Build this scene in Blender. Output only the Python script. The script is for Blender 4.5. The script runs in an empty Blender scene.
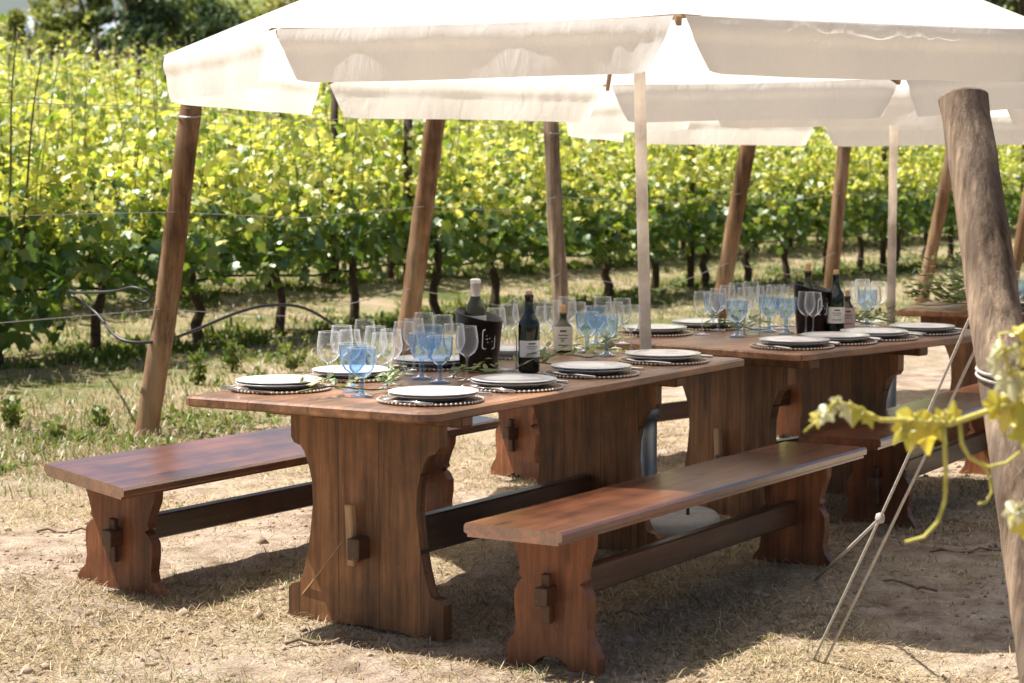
import bpy, math, random
import numpy as np
from mathutils import Vector, Matrix, noise as mnoise
R = math.radians
random.seed(7)
rng = np.random.default_rng(11)
scene = bpy.context.scene
COL = scene.collection

# ------------------------------------------------------------------ terrain
PA = np.array([-1.935, 11.48])                    # foot of the first end post
EH = np.array([0.53, 0.848]); NR = np.array([-0.848, 0.53])   # headland direction, row direction
def sm(t):
    t = min(1.0, max(0.0, t)); return t*t*(3-2*t)
def gz(x, y):
    z = 0.055*sm((y-6.3)/1.9)
    s = (x-PA[0])*NR[0] + (y-PA[1])*NR[1]
    q = s - 3.0
    z += 0.086*(math.log1p(math.exp(q/0.5))*0.5 if q < 10 else q) - (0.016*(s-22) if s > 22 else 0)
    z += 0.035*sm((-1.1-x)/0.7)*sm((9.5-y)/1.5)   # low swell under the left bench
    return z
def gzn(x, y):
    return gz(x, y) + 0.012*(mnoise.noise(Vector((x*1.3, y*1.3, 0.3)))) + 0.010*mnoise.noise(Vector((x*5, y*5, 1.3))) + (0.007*mnoise.noise(Vector((x*14, y*14, 2.3))) if y < 14 else 0)

# ------------------------------------------------------------------ helpers
class MB:
    def __init__(s): s.v = []; s.f = []
    def add(s, vs, fs):
        o = len(s.v); s.v += [tuple(v) for v in vs]; s.f += [tuple(i+o for i in f) for f in fs]; return s
    def box(s, c, d, rot=None, bev=0.0):
        x, y, z = [q/2 for q in d]
        b = min(bev, x*.9, y*.9, z*.9)
        if b <= 0:
            vs = [Vector((sx*x, sy*y, sz*z)) for sz in (-1,1) for sy in (-1,1) for sx in (-1,1)]
            fs = [(0,2,3,1),(4,5,7,6),(0,1,5,4),(2,6,7,3),(0,4,6,2),(1,3,7,5)]
        else:
            vs = []; idx = {}
            for sx in (-1,1):
                for sy in (-1,1):
                    for sz in (-1,1):
                        idx[(sx,sy,sz,0)] = len(vs); vs.append(Vector((sx*x, sy*(y-b), sz*(z-b))))
                        idx[(sx,sy,sz,1)] = len(vs); vs.append(Vector((sx*(x-b), sy*y, sz*(z-b))))
                        idx[(sx,sy,sz,2)] = len(vs); vs.append(Vector((sx*(x-b), sy*(y-b), sz*z)))
            I = lambda a,b_,c_,k: idx[(a,b_,c_,k)]
            fs = []
            for q in (-1,1):
                fs.append((I(q,-1,-1,0),I(q,1,-1,0),I(q,1,1,0),I(q,-1,1,0)) if q>0 else (I(q,-1,-1,0),I(q,-1,1,0),I(q,1,1,0),I(q,1,-1,0)))
                fs.append((I(-1,q,-1,1),I(-1,q,1,1),I(1,q,1,1),I(1,q,-1,1)) if q>0 else (I(-1,q,-1,1),I(1,q,-1,1),I(1,q,1,1),I(-1,q,1,1)))
                fs.append((I(-1,-1,q,2),I(1,-1,q,2),I(1,1,q,2),I(-1,1,q,2)) if q>0 else (I(-1,-1,q,2),I(-1,1,q,2),I(1,1,q,2),I(1,-1,q,2)))
            for a in (-1,1):
                for c_ in (-1,1):
                    fs.append((I(a,c_,-1,0),I(a,c_,-1,1),I(a,c_,1,1),I(a,c_,1,0)))
                    fs.append((I(a,-1,c_,0),I(a,-1,c_,2),I(a,1,c_,2),I(a,1,c_,0)))
                    fs.append((I(-1,a,c_,1),I(-1,a,c_,2),I(1,a,c_,2),I(1,a,c_,1)))
            for a in (-1,1):
                for b_ in (-1,1):
                    for c_ in (-1,1): fs.append((I(a,b_,c_,0),I(a,b_,c_,1),I(a,b_,c_,2)))
        M = rot if rot is not None else Matrix.Identity(3)
        c = Vector(c)
        return s.add([M @ v + c for v in vs], fs)
    def tube(s, pts, rad, n=8, cap=True):
        pts = [Vector(p) for p in pts]; N = len(pts)
        if not hasattr(rad, '__len__'): rad = [rad]*N
        up = None; vs = []
        for i, p in enumerate(pts):
            t = (pts[min(i+1, N-1)] - pts[max(i-1, 0)]).normalized()
            if up is None:
                up = Vector((0,0,1)) if abs(t.z) < .9 else Vector((1,0,0))
            a = t.cross(up).normalized(); b = a.cross(t).normalized(); up = b
            for k in range(n):
                th = 2*math.pi*k/n
                vs.append(p + (a*math.cos(th) + b*math.sin(th))*rad[i])
        fs = [(i*n+k, i*n+(k+1)%n, (i+1)*n+(k+1)%n, (i+1)*n+k) for i in range(N-1) for k in range(n)]
        if cap: fs += [tuple(range(n))[::-1], tuple((N-1)*n+k for k in range(n))]
        return s.add(vs, fs)
    def lathe(s, prof, n=24, c=(0,0,0)):
        N = len(prof)
        vs = [(c[0]+r*math.cos(2*math.pi*k/n), c[1]+r*math.sin(2*math.pi*k/n), c[2]+z) for r, z in prof for k in range(n)]
        fs = [(i*n+k, i*n+(k+1)%n, (i+1)*n+(k+1)%n, (i+1)*n+k) for i in range(N-1) for k in range(n)]
        return s.add(vs, fs)
    def prism(s, outline, x0, x1):
        # outline of (y, z); extruded along x
        n = len(outline)
        vs = [(x0, y, z) for y, z in outline] + [(x1, y, z) for y, z in outline]
        fs = [tuple(range(n)), tuple(range(2*n-1, n-1, -1))] + [(i, n+i, n+(i+1)%n, (i+1)%n) for i in range(n)]
        return s.add(vs, fs)
    def mesh(s, name, mat, smooth=False):
        me = bpy.data.meshes.new(name); me.from_pydata(s.v, [], s.f)
        if mat: me.materials.append(mat)
        if smooth:
            for p in me.polygons: p.use_smooth = True
        me.update()
        import bmesh
        if len(s.f) < 30000:
            bm = bmesh.new(); bm.from_mesh(me); bmesh.ops.recalc_face_normals(bm, faces=bm.faces); bm.to_mesh(me); bm.free()
        return me
    def obj(s, name, mat, parent=None, smooth=False):
        o = bpy.data.objects.new(name, s.mesh(name, mat, smooth)); COL.objects.link(o)
        if parent: o.parent = parent
        return o
def np_obj(name, V, F, mat, parent=None):
    me = bpy.data.meshes.new(name)
    V = np.asarray(V, np.float32); F = np.asarray(F, np.int32); k = F.shape[1]
    me.vertices.add(len(V)); me.vertices.foreach_set('co', V.ravel())
    me.loops.add(F.size); me.loops.foreach_set('vertex_index', F.ravel())
    me.polygons.add(len(F)); me.polygons.foreach_set('loop_start', np.arange(0, F.size, k, dtype=np.int32))
    me.update(calc_edges=True); me.validate()
    me.materials.append(mat)
    o = bpy.data.objects.new(name, me); COL.objects.link(o)
    if parent: o.parent = parent
    return o
def tag(o, label=None, cat=None, group=None, kind=None):
    if label: o['label'] = label
    if cat: o['category'] = cat
    if group: o['group'] = group
    if kind: o['kind'] = kind
    return o
def thing(name, label, cat, loc=(0,0,0), rz=0.0, group=None):
    o = bpy.data.objects.new(name, None); COL.objects.link(o)
    o.empty_display_size = .1; o.location = loc; o.rotation_euler = (0,0,rz)
    return tag(o, label, cat, group)
def dup(root, loc, rz=None, label=None, group=None, scale=None):
    r = root.copy(); COL.objects.link(r); r.location = loc
    if rz is not None: r.rotation_euler = (0,0,rz)
    if scale is not None: r.scale = scale if hasattr(scale, '__len__') else (scale,)*3
    if label: r['label'] = label
    if group: r['group'] = group
    for ch in list(root.children):
        c = ch.copy(); COL.objects.link(c); c.parent = r
        for g in list(ch.children):
            d = g.copy(); COL.objects.link(d); d.parent = c
    return r
ORD = ['first','second','third','fourth','fifth','sixth','seventh','eighth','ninth','tenth','eleventh','twelfth']
def frame(o2, az):
    e = np.array([math.sin(R(az)), math.cos(R(az))]); n = np.array([-e[1], e[0]])
    return (lambda u, v: np.array(o2) + u*e + v*n), R(90-az)

# ------------------------------------------------------------------ materials
def newmat(name):
    m = bpy.data.materials.new(name); m.use_nodes = True
    nt = m.node_tree; nt.nodes.clear()
    out = nt.nodes.new('ShaderNodeOutputMaterial')
    return m, nt, out
def N(nt, typ, **kw):
    n = nt.nodes.new(typ)
    for k, v in kw.items():
        if k.startswith('i_'):
            n.inputs[int(k[2:]) if k[2:].isdigit() else k[2:].replace('_',' ')].default_value = v
        else: setattr(n, k, v)
    return n
def L(nt, a, b): nt.links.new(a, b)
def ramp(nt, fac, stops):
    r = nt.nodes.new('ShaderNodeValToRGB')
    while len(r.color_ramp.elements) < len(stops): r.color_ramp.elements.new(.5)
    for e, (p, c) in zip(r.color_ramp.elements, stops):
        e.position = p; e.color = (*c, 1) if len(c) == 3 else c
    L(nt, fac, r.inputs[0]); return r.outputs[0]
def math_n(nt, op, a, b=None):
    n = nt.nodes.new('ShaderNodeMath'); n.operation = op
    for i, q in enumerate((a, b)):
        if q is None: continue
        if hasattr(q, 'is_output'): L(nt, q, n.inputs[i])
        else: n.inputs[i].default_value = q
    return n.outputs[0]
def mix_c(nt, f, a, b, mode='MIX'):
    n = nt.nodes.new('ShaderNodeMix'); n.data_type = 'RGBA'; n.blend_type = mode
    for sock, q in ((n.inputs['Factor'], f), (n.inputs[6], a), (n.inputs[7], b)):
        if hasattr(q, 'is_output'): L(nt, q, sock)
        elif isinstance(q, (int, float)): sock.default_value = q
        else: sock.default_value = (*q, 1)
    return n.outputs[2]
def noise_n(nt, vec, scale, detail=4, rough=.55, dist=0):
    n = N(nt, 'ShaderNodeTexNoise'); n.inputs['Scale'].default_value = scale
    n.inputs['Detail'].default_value = detail; n.inputs['Roughness'].default_value = rough; n.inputs['Distortion'].default_value = dist
    if vec is not None: L(nt, vec, n.inputs['Vector'])
    return n.outputs['Fac']
def bump_n(nt, h, strength, dist=.01):
    b = N(nt, 'ShaderNodeBump'); b.inputs['Strength'].default_value = strength; b.inputs['Distance'].default_value = dist
    L(nt, h, b.inputs['Height']); return b.outputs[0]
def mapped(nt, scale, coord='Object'):
    tc = N(nt, 'ShaderNodeTexCoord'); mp = N(nt, 'ShaderNodeMapping'); mp.inputs['Scale'].default_value = scale
    L(nt, tc.outputs[coord], mp.inputs[0]); return mp.outputs[0]

def wood(name, light, dark, axis, rough=.4, seam=None, coat=0.0, spec=.5, weather=None):
    m, nt, out = newmat(name)
    sc = {'x': (1.1, 16, 16), 'y': (16, 1.1, 16), 'z': (16, 16, 1.1)}[axis]
    tc = N(nt, 'ShaderNodeTexCoord'); oi = N(nt, 'ShaderNodeObjectInfo')
    off = N(nt, 'ShaderNodeVectorMath', operation='ADD')
    sv = N(nt, 'ShaderNodeCombineXYZ'); r10 = math_n(nt, 'MULTIPLY', oi.outputs['Random'], 13.0)
    for i in range(3): L(nt, r10, sv.inputs[i])
    L(nt, tc.outputs['Object'], off.inputs[0]); L(nt, sv.outputs[0], off.inputs[1])
    mp = N(nt, 'ShaderNodeMapping'); mp.inputs['Scale'].default_value = sc; L(nt, off.outputs[0], mp.inputs[0])
    g1 = noise_n(nt, mp.outputs[0], 1.0, 6, .6, .6)
    g2 = noise_n(nt, mp.outputs[0], 4.5, 5, .7, .3)
    big = noise_n(nt, off.outputs[0], 3.0, 4, .6)
    fine = math_n(nt, 'ADD', math_n(nt, 'MULTIPLY', g1, .6), math_n(nt, 'MULTIPLY', g2, .4))
    col = ramp(nt, fine, [(.36, dark), (.5, tuple((a+b)/2 for a, b in zip(light, dark))), (.62, light)])
    bl = ramp(nt, big, [(.36, (.55,.52,.5)), (.5, (.95,.94,.93)), (.62, (1.2,1.18,1.15))])
    col = mix_c(nt, 1.0, col, bl, 'MULTIPLY')
    h = fine
    if seam:
        ax, step, offs = seam
        sp = N(nt, 'ShaderNodeSeparateXYZ'); L(nt, tc.outputs['Object'], sp.inputs[0])
        q = math_n(nt, 'ADD', math_n(nt, 'DIVIDE', sp.outputs[ax], step), offs)
        fr = math_n(nt, 'FRACT', q)
        d = math_n(nt, 'ABSOLUTE', math_n(nt, 'SUBTRACT', fr, .5))
        line = math_n(nt, 'GREATER_THAN', d, .5-.0014/step)
        wn = N(nt, 'ShaderNodeTexWhiteNoise', noise_dimensions='1D')
        L(nt, math_n(nt, 'ADD', math_n(nt, 'FLOOR', q), r10), wn.inputs['W'])
        tint = ramp(nt, wn.outputs['Value'], [(0, (.8,.78,.75)), (1, (1.15,1.12,1.1))])
        col = mix_c(nt, 1.0, col, tint, 'MULTIPLY')
        col = mix_c(nt, line, col, tuple(q_*.55 for q_ in dark))
        h = math_n(nt, 'SUBTRACT', fine, math_n(nt, 'MULTIPLY', line, 1.5))
    if not weather:
        vk = N(nt, 'ShaderNodeTexVoronoi'); vk.inputs['Scale'].default_value = 1.0
        mk = N(nt, 'ShaderNodeMapping'); mk.inputs['Scale'].default_value = tuple(2.2 if q < 2 else 6.5 for q in sc); L(nt, off.outputs[0], mk.inputs[0]); L(nt, mk.outputs[0], vk.inputs['Vector'])
        kn = ramp(nt, vk.outputs['Distance'], [(.05, (1,1,1)), (.13, (0,0,0))])
        col = mix_c(nt, math_n(nt, 'MULTIPLY', kn, .75), col, tuple(q_*.5 for q_ in dark))
        sf = noise_n(nt, off.outputs[0], 38.0, 3, .8)
        col = mix_c(nt, ramp(nt, sf, [(.66, (0,0,0)), (.74, (.28,.28,.28))]), col, (.42,.33,.26))
    if weather:
        mpw = N(nt, 'ShaderNodeMapping'); mpw.inputs['Scale'].default_value = tuple(1.0 if q < 2 else .45*q for q in sc); L(nt, off.outputs[0], mpw.inputs[0])
        wn2 = noise_n(nt, mpw.outputs[0], 1.0, 6, .7)
        col = mix_c(nt, ramp(nt, wn2, [(.46, (0,0,0)), (.62, (.85,.85,.85))]), col, weather)
    p = N(nt, 'ShaderNodeBsdfPrincipled'); L(nt, col, p.inputs['Base Color'])
    rr = math_n(nt, 'ADD', math_n(nt, 'MULTIPLY', big, .3), rough-.15); L(nt, rr, p.inputs['Roughness'])
    p.inputs['Specular IOR Level'].default_value = spec
    p.inputs['Coat Weight'].default_value = coat; p.inputs['Coat Roughness'].default_value = .17; p.inputs['Coat IOR'].default_value = 2.3 if coat > .9 else 1.5
    L(nt, bump_n(nt, h, .9 if weather else .5, .012 if weather else .005), p.inputs['Normal'])
    L(nt, p.outputs[0], out.inputs[0]); return m

def plain(name, col, rough=.5, metal=0.0, var=.12, scale=12, spec=.5, bump=0.0):
    m, nt, out = newmat(name)
    v = mapped(nt, (1,1,1)); n = noise_n(nt, v, scale, 5, .6)
    c = ramp(nt, n, [(.3, tuple(q*(1-var) for q in col)), (.7, tuple(min(1, q*(1+var)) for q in col))])
    p = N(nt, 'ShaderNodeBsdfPrincipled'); L(nt, c, p.inputs['Base Color'])
    p.inputs['Roughness'].default_value = rough; p.inputs['Metallic'].default_value = metal
    p.inputs['Specular IOR Level'].default_value = spec
    if bump: L(nt, bump_n(nt, n, bump, .01), p.inputs['Normal'])
    L(nt, p.outputs[0], out.inputs[0]); return m

def thin_glass(name, tint, blend=.25, gloss=1.0, diff=0.0, rim=0.0, rimcol=(.9,.92,.94)):
    m, nt, out = newmat(name)
    lw = N(nt, 'ShaderNodeLayerWeight'); lw.inputs[0].default_value = blend
    tr = N(nt, 'ShaderNodeBsdfTransparent'); tr.inputs[0].default_value = (*tint, 1)
    gl = N(nt, 'ShaderNodeBsdfGlossy'); gl.inputs[0].default_value = (.95,.97,1,1); gl.inputs['Roughness'].default_value = .05
    df = N(nt, 'ShaderNodeBsdfTranslucent'); df.inputs[0].default_value = (*rimcol, 1)
    d2 = N(nt, 'ShaderNodeBsdfDiffuse'); d2.inputs[0].default_value = (*rimcol, 1)
    dd = N(nt, 'ShaderNodeMixShader'); dd.inputs[0].default_value = .5; L(nt, df.outputs[0], dd.inputs[1]); L(nt, d2.outputs[0], dd.inputs[2])
    lf = N(nt, 'ShaderNodeLayerWeight'); lf.inputs[0].default_value = .5
    f = math_n(nt, 'ADD', math_n(nt, 'MULTIPLY', math_n(nt, 'POWER', lf.outputs['Facing'], 2.5), rim), diff)  # whitish diffuse towards grazing edges paints in their bright highlights
    mx0 = N(nt, 'ShaderNodeMixShader'); L(nt, f, mx0.inputs[0]); L(nt, tr.outputs[0], mx0.inputs[1]); L(nt, dd.outputs[0], mx0.inputs[2])
    mx = N(nt, 'ShaderNodeMixShader'); L(nt, math_n(nt, 'MULTIPLY', lw.outputs['Fresnel'], gloss), mx.inputs[0])
    L(nt, mx0.outputs[0], mx.inputs[1]); L(nt, gl.outputs[0], mx.inputs[2]); L(nt, mx.outputs[0], out.inputs[0])
    return m

def leaf_mat(name, cols, trans, tcol, gloss=.06, rough=.4):
    m, nt, out = newmat(name)
    ge = N(nt, 'ShaderNodeNewGeometry'); oi = N(nt, 'ShaderNodeObjectInfo')
    rnd = math_n(nt, 'FRACT', math_n(nt, 'ADD', ge.outputs['Random Per Island'], oi.outputs['Random']))
    k = len(cols)
    c = ramp(nt, rnd, [(i/(k-1), q) for i, q in enumerate(cols)])
    t = mix_c(nt, 1.0, ramp(nt, rnd, [(i/(k-1), tuple(min(1, z*w) for z, w in zip(q, tcol))) for i, q in enumerate(cols)]), (1,1,1), 'MULTIPLY')
    d = N(nt, 'ShaderNodeBsdfDiffuse'); L(nt, c, d.inputs[0])
    tl = N(nt, 'ShaderNodeBsdfTranslucent'); L(nt, t, tl.inputs[0])
    mx = N(nt, 'ShaderNodeMixShader'); mx.inputs[0].default_value = trans; L(nt, d.outputs[0], mx.inputs[1]); L(nt, tl.outputs[0], mx.inputs[2])
    gl = N(nt, 'ShaderNodeBsdfGlossy'); gl.inputs['Roughness'].default_value = rough; gl.inputs[0].default_value = (.9,.95,.9,1)
    m2 = N(nt, 'ShaderNodeMixShader'); m2.inputs[0].default_value = gloss; L(nt, mx.outputs[0], m2.inputs[1]); L(nt, gl.outputs[0], m2.inputs[2])
    L(nt, m2.outputs[0], out.inputs[0]); return m

def ground_mat():
    m, nt, out = newmat('soil and dry grass')
    tc = N(nt, 'ShaderNodeTexCoord'); v = tc.outputs['Object']
    n1 = noise_n(nt, v, .9, 6, .6, .4); n2 = noise_n(nt, v, 7, 6, .65); n3 = noise_n(nt, v, 60, 4, .7)
    soil = ramp(nt, n2, [(.30, (.17,.115,.08)), (.46, (.37,.28,.21)), (.60, (.49,.395,.31)), (.75, (.60,.50,.41))])
    straw = ramp(nt, n3, [(.33, (.17,.12,.075)), (.5, (.42,.33,.21)), (.66, (.62,.53,.38))])
    c = mix_c(nt, ramp(nt, n1, [(.42, (0,0,0)), (.6, (.8,.8,.8))]), soil, straw)
    # green growth begins beyond the headland
    sp = N(nt, 'ShaderNodeSeparateXYZ'); L(nt, v, sp.inputs[0])
    s = math_n(nt, 'ADD', math_n(nt, 'MULTIPLY', math_n(nt, 'SUBTRACT', sp.outputs[0], float(PA[0])), float(NR[0])), math_n(nt, 'MULTIPLY', math_n(nt, 'SUBTRACT', sp.outputs[1], float(PA[1])), float(NR[1])))
    s = math_n(nt, 'ADD', s, math_n(nt, 'MULTIPLY', math_n(nt, 'SUBTRACT', n2, .5), 2.5))
    fld = math_n(nt, 'MINIMUM', math_n(nt, 'MAXIMUM', math_n(nt, 'MULTIPLY', math_n(nt, 'ADD', s, 1.2), .5), 0.0), 1.0)
    gr = ramp(nt, n1, [(.34, (.12,.14,.04)), (.5, (.31,.265,.14)), (.66, (.45,.35,.24))])
    c = mix_c(nt, fld, c, gr)
    p = N(nt, 'ShaderNodeBsdfPrincipled'); L(nt, c, p.inputs['Base Color']); p.inputs['Roughness'].default_value = .95; p.inputs['Specular IOR Level'].default_value = .1
    h = math_n(nt, 'ADD', math_n(nt, 'MULTIPLY', n2, 1.0), math_n(nt, 'MULTIPLY', n3, .45))
    L(nt, bump_n(nt, h, 1.0, .045), p.inputs['Normal'])
    L(nt, p.outputs[0], out.inputs[0]); return m

def cloth_mat():
    m, nt, out = newmat('cream parasol cloth')
    v = mapped(nt, (1,1,1)); n = noise_n(nt, v, 5, 5, .6); wv = noise_n(nt, mapped(nt, (13,13,5)), 1.0, 5, .55, 1.2)
    c = ramp(nt, n, [(.3, (.76,.745,.725)), (.7, (.82,.81,.795))])
    d = N(nt, 'ShaderNodeBsdfDiffuse'); L(nt, c, d.inputs[0])
    t = N(nt, 'ShaderNodeBsdfTranslucent'); t.inputs[0].default_value = (.92,.86,.77,1)
    b = bump_n(nt, wv, .32, .022)
    L(nt, b, d.inputs['Normal']); L(nt, b, t.inputs['Normal'])
    mx = N(nt, 'ShaderNodeMixShader'); mx.inputs[0].default_value = .5
    L(nt, d.outputs[0], mx.inputs[1]); L(nt, t.outputs[0], mx.inputs[2]); L(nt, mx.outputs[0], out.inputs[0]); return m

M = {}
RW, RD = (.235,.098,.046), (.085,.031,.016)
M['table_top'] = wood('red brown table board wood', (.37,.185,.09), (.12,.05,.024), 'x', .42, (1, .232, .1), coat=.2)
M['table_leg'] = wood('brown vertical board wood', (.35,.165,.064), (.075,.032,.013), 'z', .5, (1, .158, .37))
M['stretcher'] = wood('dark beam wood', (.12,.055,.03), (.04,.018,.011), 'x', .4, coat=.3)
M['bench_top'] = wood('varnished red brown bench wood', (.27,.092,.038), (.07,.022,.011), 'x', .34, None, coat=1.0)
M['bench_leg'] = wood('red brown bench end wood', (.37,.14,.056), (.11,.039,.017), 'z', .48, (1, .5, .5))
M['peg_pale'] = wood('pale peg wood', (.50,.33,.18), (.34,.2,.1), 'z', .6)
M['peg_dark'] = wood('dark peg wood', (.12,.06,.035), (.05,.025,.015), 'z', .55)
M['post'] = wood('weathered vine post wood', (.30,.17,.085), (.085,.047,.026), 'z', .8, spec=.15, weather=(.33,.225,.14))
M['post_old'] = wood('grey weathered post wood', (.52,.39,.28), (.09,.065,.046), 'z', .85, spec=.1, weather=(.13,.10,.08))
M['post_far'] = wood('dark field post wood', (.10,.075,.06), (.04,.03,.025), 'z', .9, spec=.1)
M['pole'] = wood('pale parasol pole wood', (.84,.77,.69), (.74,.66,.58), 'z', .5)
M['rib'] = wood('parasol rib wood', (.34,.22,.12), (.2,.12,.06), 'x', .5)
M['bark'] = plain('vine bark', (.075,.052,.038), .95, var=.5, scale=30, spec=.1, bump=.8)
M['tree_bark'] = plain('tree bark', (.10,.075,.055), .95, var=.4, scale=6, spec=.1)
M['cloth'] = cloth_mat()
M['china'] = plain('white china', (.80,.79,.78), .18, var=.02)
M['china_grey'] = plain('china with shade grey', (.55,.55,.56), .25, var=.04)  # lower plate, its grey is painted shadow from the plate above
M['motif'] = plain('lilac painted glaze', (.30,.26,.42), .3)
M['wicker'] = plain('woven dark straw', (.23,.14,.085), .8, var=.5, scale=70, bump=.9)
M['bead'] = plain('pale beads', (.68,.62,.53), .4, var=.1)
M['steel'] = plain('polished cutlery steel', (.72,.72,.72), .18, 1.0, var=.03)
M['galv'] = plain('grey galvanised tube', (.22,.24,.26), .45, .6, var=.15)
M['concrete'] = plain('pale cast concrete', (.45,.42,.38), .9, var=.15, scale=20, bump=.3)
M['rust'] = plain('dark iron', (.06,.05,.045), .7, .5)
M['black'] = plain('black lacquered metal', (.008,.008,.009), .28, var=.2)
M['logo'] = plain('white print', (.75,.75,.74), .5, var=.02)
M['bottle'] = plain('very dark bottle glass', (.010,.014,.011), .06, var=.1)
M['bottle_green'] = plain('dark olive bottle glass', (.045,.045,.018), .08, var=.15)
M['label'] = plain('off white label paper', (.70,.68,.64), .7, var=.05)
M['label_cream'] = plain('cream label paper', (.62,.57,.46), .7, var=.06)
M['label_rose'] = plain('pinkish label paper', (.62,.46,.42), .7, var=.06)
M['ink'] = plain('dark grey ink', (.08,.08,.085), .7)
M['cork'] = plain('cork', (.50,.30,.15), .8, var=.25, scale=80)
M['foil'] = plain('pale silver foil', (.72,.69,.64), .35, .4, var=.08)
M['glass'] = thin_glass('clear glass', (.985,.99,.99), .14, .9, .07, .75)
M['blue'] = thin_glass('blue tinted glass', (.70,.82,.97), .14, .9, .10, .45, (.52,.69,.94))
M['water'] = thin_glass('pale water', (.95,.97,.98), .12, .6)
M['rope'] = plain('pale grey rope', (.42,.39,.35), .9, var=.2, scale=90, bump=.4)
M['wire'] = plain('galvanised wire', (.50,.49,.47), .4, .7)
M['hose'] = plain('black drip hose', (.018,.018,.02), .45)
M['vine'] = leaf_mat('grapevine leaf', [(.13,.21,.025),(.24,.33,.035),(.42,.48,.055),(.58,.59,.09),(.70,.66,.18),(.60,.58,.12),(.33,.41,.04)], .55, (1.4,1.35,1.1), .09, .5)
M['vine_shaded'] = leaf_mat('shade darkened grapevine leaf', [(.036,.092,.013),(.06,.13,.018),(.105,.18,.022),(.18,.25,.03),(.07,.14,.019)], .45, (1.6,1.5,1.1), .08, .45)  # lower vine leaves, the shade of the canopy put into their colour
M['vine_far'] = leaf_mat('far grapevine leaf', [(.34,.37,.12),(.52,.53,.20),(.66,.64,.30),(.74,.68,.40),(.68,.58,.40)], .5, (1.25,1.25,1.2), .05, .45)  # paler than the near leaves: distance haze mixed into the colour
M['shoot'] = leaf_mat('young yellow leaf', [(.42,.40,.05),(.56,.50,.06),(.66,.56,.08),(.62,.58,.30)], .5, (1.3,1.25,.9), .05)
M['shoot_pale'] = leaf_mat('pale unfolding leaf', [(.55,.55,.30),(.66,.64,.42),(.6,.56,.30)], .5, (1.2,1.15,1), .05)
M['tendril'] = plain('yellow green stem', (.50,.45,.09), .55, var=.3, scale=60)
M['cane_dark'] = plain('dark ripening cane', (.085,.062,.03), .6, var=.3)
M['cane'] = plain('green brown cane', (.15,.15,.05), .6, var=.3)
M['weed'] = leaf_mat('green weed', [(.05,.09,.02),(.10,.15,.03),(.19,.235,.05),(.08,.12,.028),(.26,.25,.09)], .3, (1.8,1.7,1), .015)
M['straw'] = leaf_mat('dry straw', [(.36,.25,.12),(.55,.43,.24),(.70,.58,.37),(.20,.14,.075),(.08,.06,.035),(.46,.34,.18),(.13,.14,.05)], .2, (1.1,1,.9), .03)
M['drygrass'] = leaf_mat('drying grass', [(.40,.31,.21),(.50,.40,.30),(.22,.235,.08),(.10,.15,.04),(.40,.27,.20),(.15,.20,.05),(.20,.22,.07)], .3, (1.3,1.2,.9), .03)
M['twig'] = plain('dry twig', (.20,.14,.095), .9, var=.35, scale=30)
M['sprig'] = leaf_mat('table greenery leaf', [(.06,.095,.03),(.11,.16,.045),(.20,.25,.07),(.30,.32,.12)], .4, (1.7,1.7,1), .06)
M['tree_dark'] = leaf_mat('dark evergreen foliage', [(.035,.062,.034),(.06,.095,.042),(.095,.13,.055)], .4, (1.5,1.5,1), .03)
M['tree_mid'] = leaf_mat('mid green foliage', [(.13,.18,.06),(.21,.25,.08),(.29,.31,.11)], .5, (1.7,1.6,1), .03)
M['tree_pale'] = leaf_mat('olive pale foliage', [(.24,.26,.11),(.34,.35,.15),(.44,.42,.2)], .5, (1.6,1.5,1), .03)
M['ground'] = ground_mat()
M['clod'] = plain('dry earth clod', (.36,.27,.195), .95, var=.4, scale=25, spec=.1)
M['hill'] = plain('far hillside scrub', (.17,.19,.075), .95, var=.45, scale=.12, spec=.05)
M['hill_blue'] = plain('distant mountain', (.33,.38,.42), .95, var=.08, scale=.01, spec=.02)  # blue-grey of the distance haze painted into the slope

# ------------------------------------------------------------------ ground, hills
def make_ground():
    ys = [0.5] + list(np.arange(3, 5.6, .13)) + list(np.arange(5.6, 11, .035)) + list(np.arange(11, 16, .1)) + list(np.arange(16, 40, .8)) + list(np.arange(40, 150, 4)) + [170,200,260,400]
    ks = np.linspace(-1, 1, 330)
    vs = []
    for y in ys:
        w = 6 + y*.9
        for k in ks:
            x = w*(k*.24 + .76*k**5)
            vs.append((x, y, gzn(x, y)))
    n = len(ks)
    fs = [(i*n+j, i*n+j+1, (i+1)*n+j+1, (i+1)*n+j) for i in range(len(ys)-1) for j in range(n-1)]
    mb = MB(); mb.v = vs; mb.f = fs
    o = mb.obj('ground', M['ground'], smooth=True); tag(o, kind='structure')
    # behind the camera as well
    b = MB(); b.add([(-60,-40,-.02),(60,-40,-.02),(60,.5,-.02),(-60,.5,-.02)], [(0,1,2,3)])
    tag(b.obj('field', M['ground']), kind='structure')
make_ground()
def hill(name, mat, y0, prof, depth=60):
    vs = []; fs = []; n = len(prof)
    for i, (x, h) in enumerate(prof):
        vs += [(x, y0, -2), (x*1.03, y0+depth*.5, h*.72), (x*1.06, y0+depth, h), (x*1.1, y0+depth*2, -2)]
    for i in range(n-1):
        for k in range(3): fs.append((i*4+k, (i+1)*4+k, (i+1)*4+k+1, i*4+k+1))
    mb = MB(); mb.v = vs; mb.f = fs
    tag(mb.obj(name, mat, smooth=True), kind='structure')
hill('hill', M['hill'], 170, [(-60,2),(-44,8),(-34,17),(-24,24),(0,31),(25,33),(50,34),(80,30),(120,18)], 50)
hill('mountain', M['hill_blue'], 900, [(-500,5),(-330,62),(-250,74),(-180,70),(-60,80),(150,90),(400,60)], 200)

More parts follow.
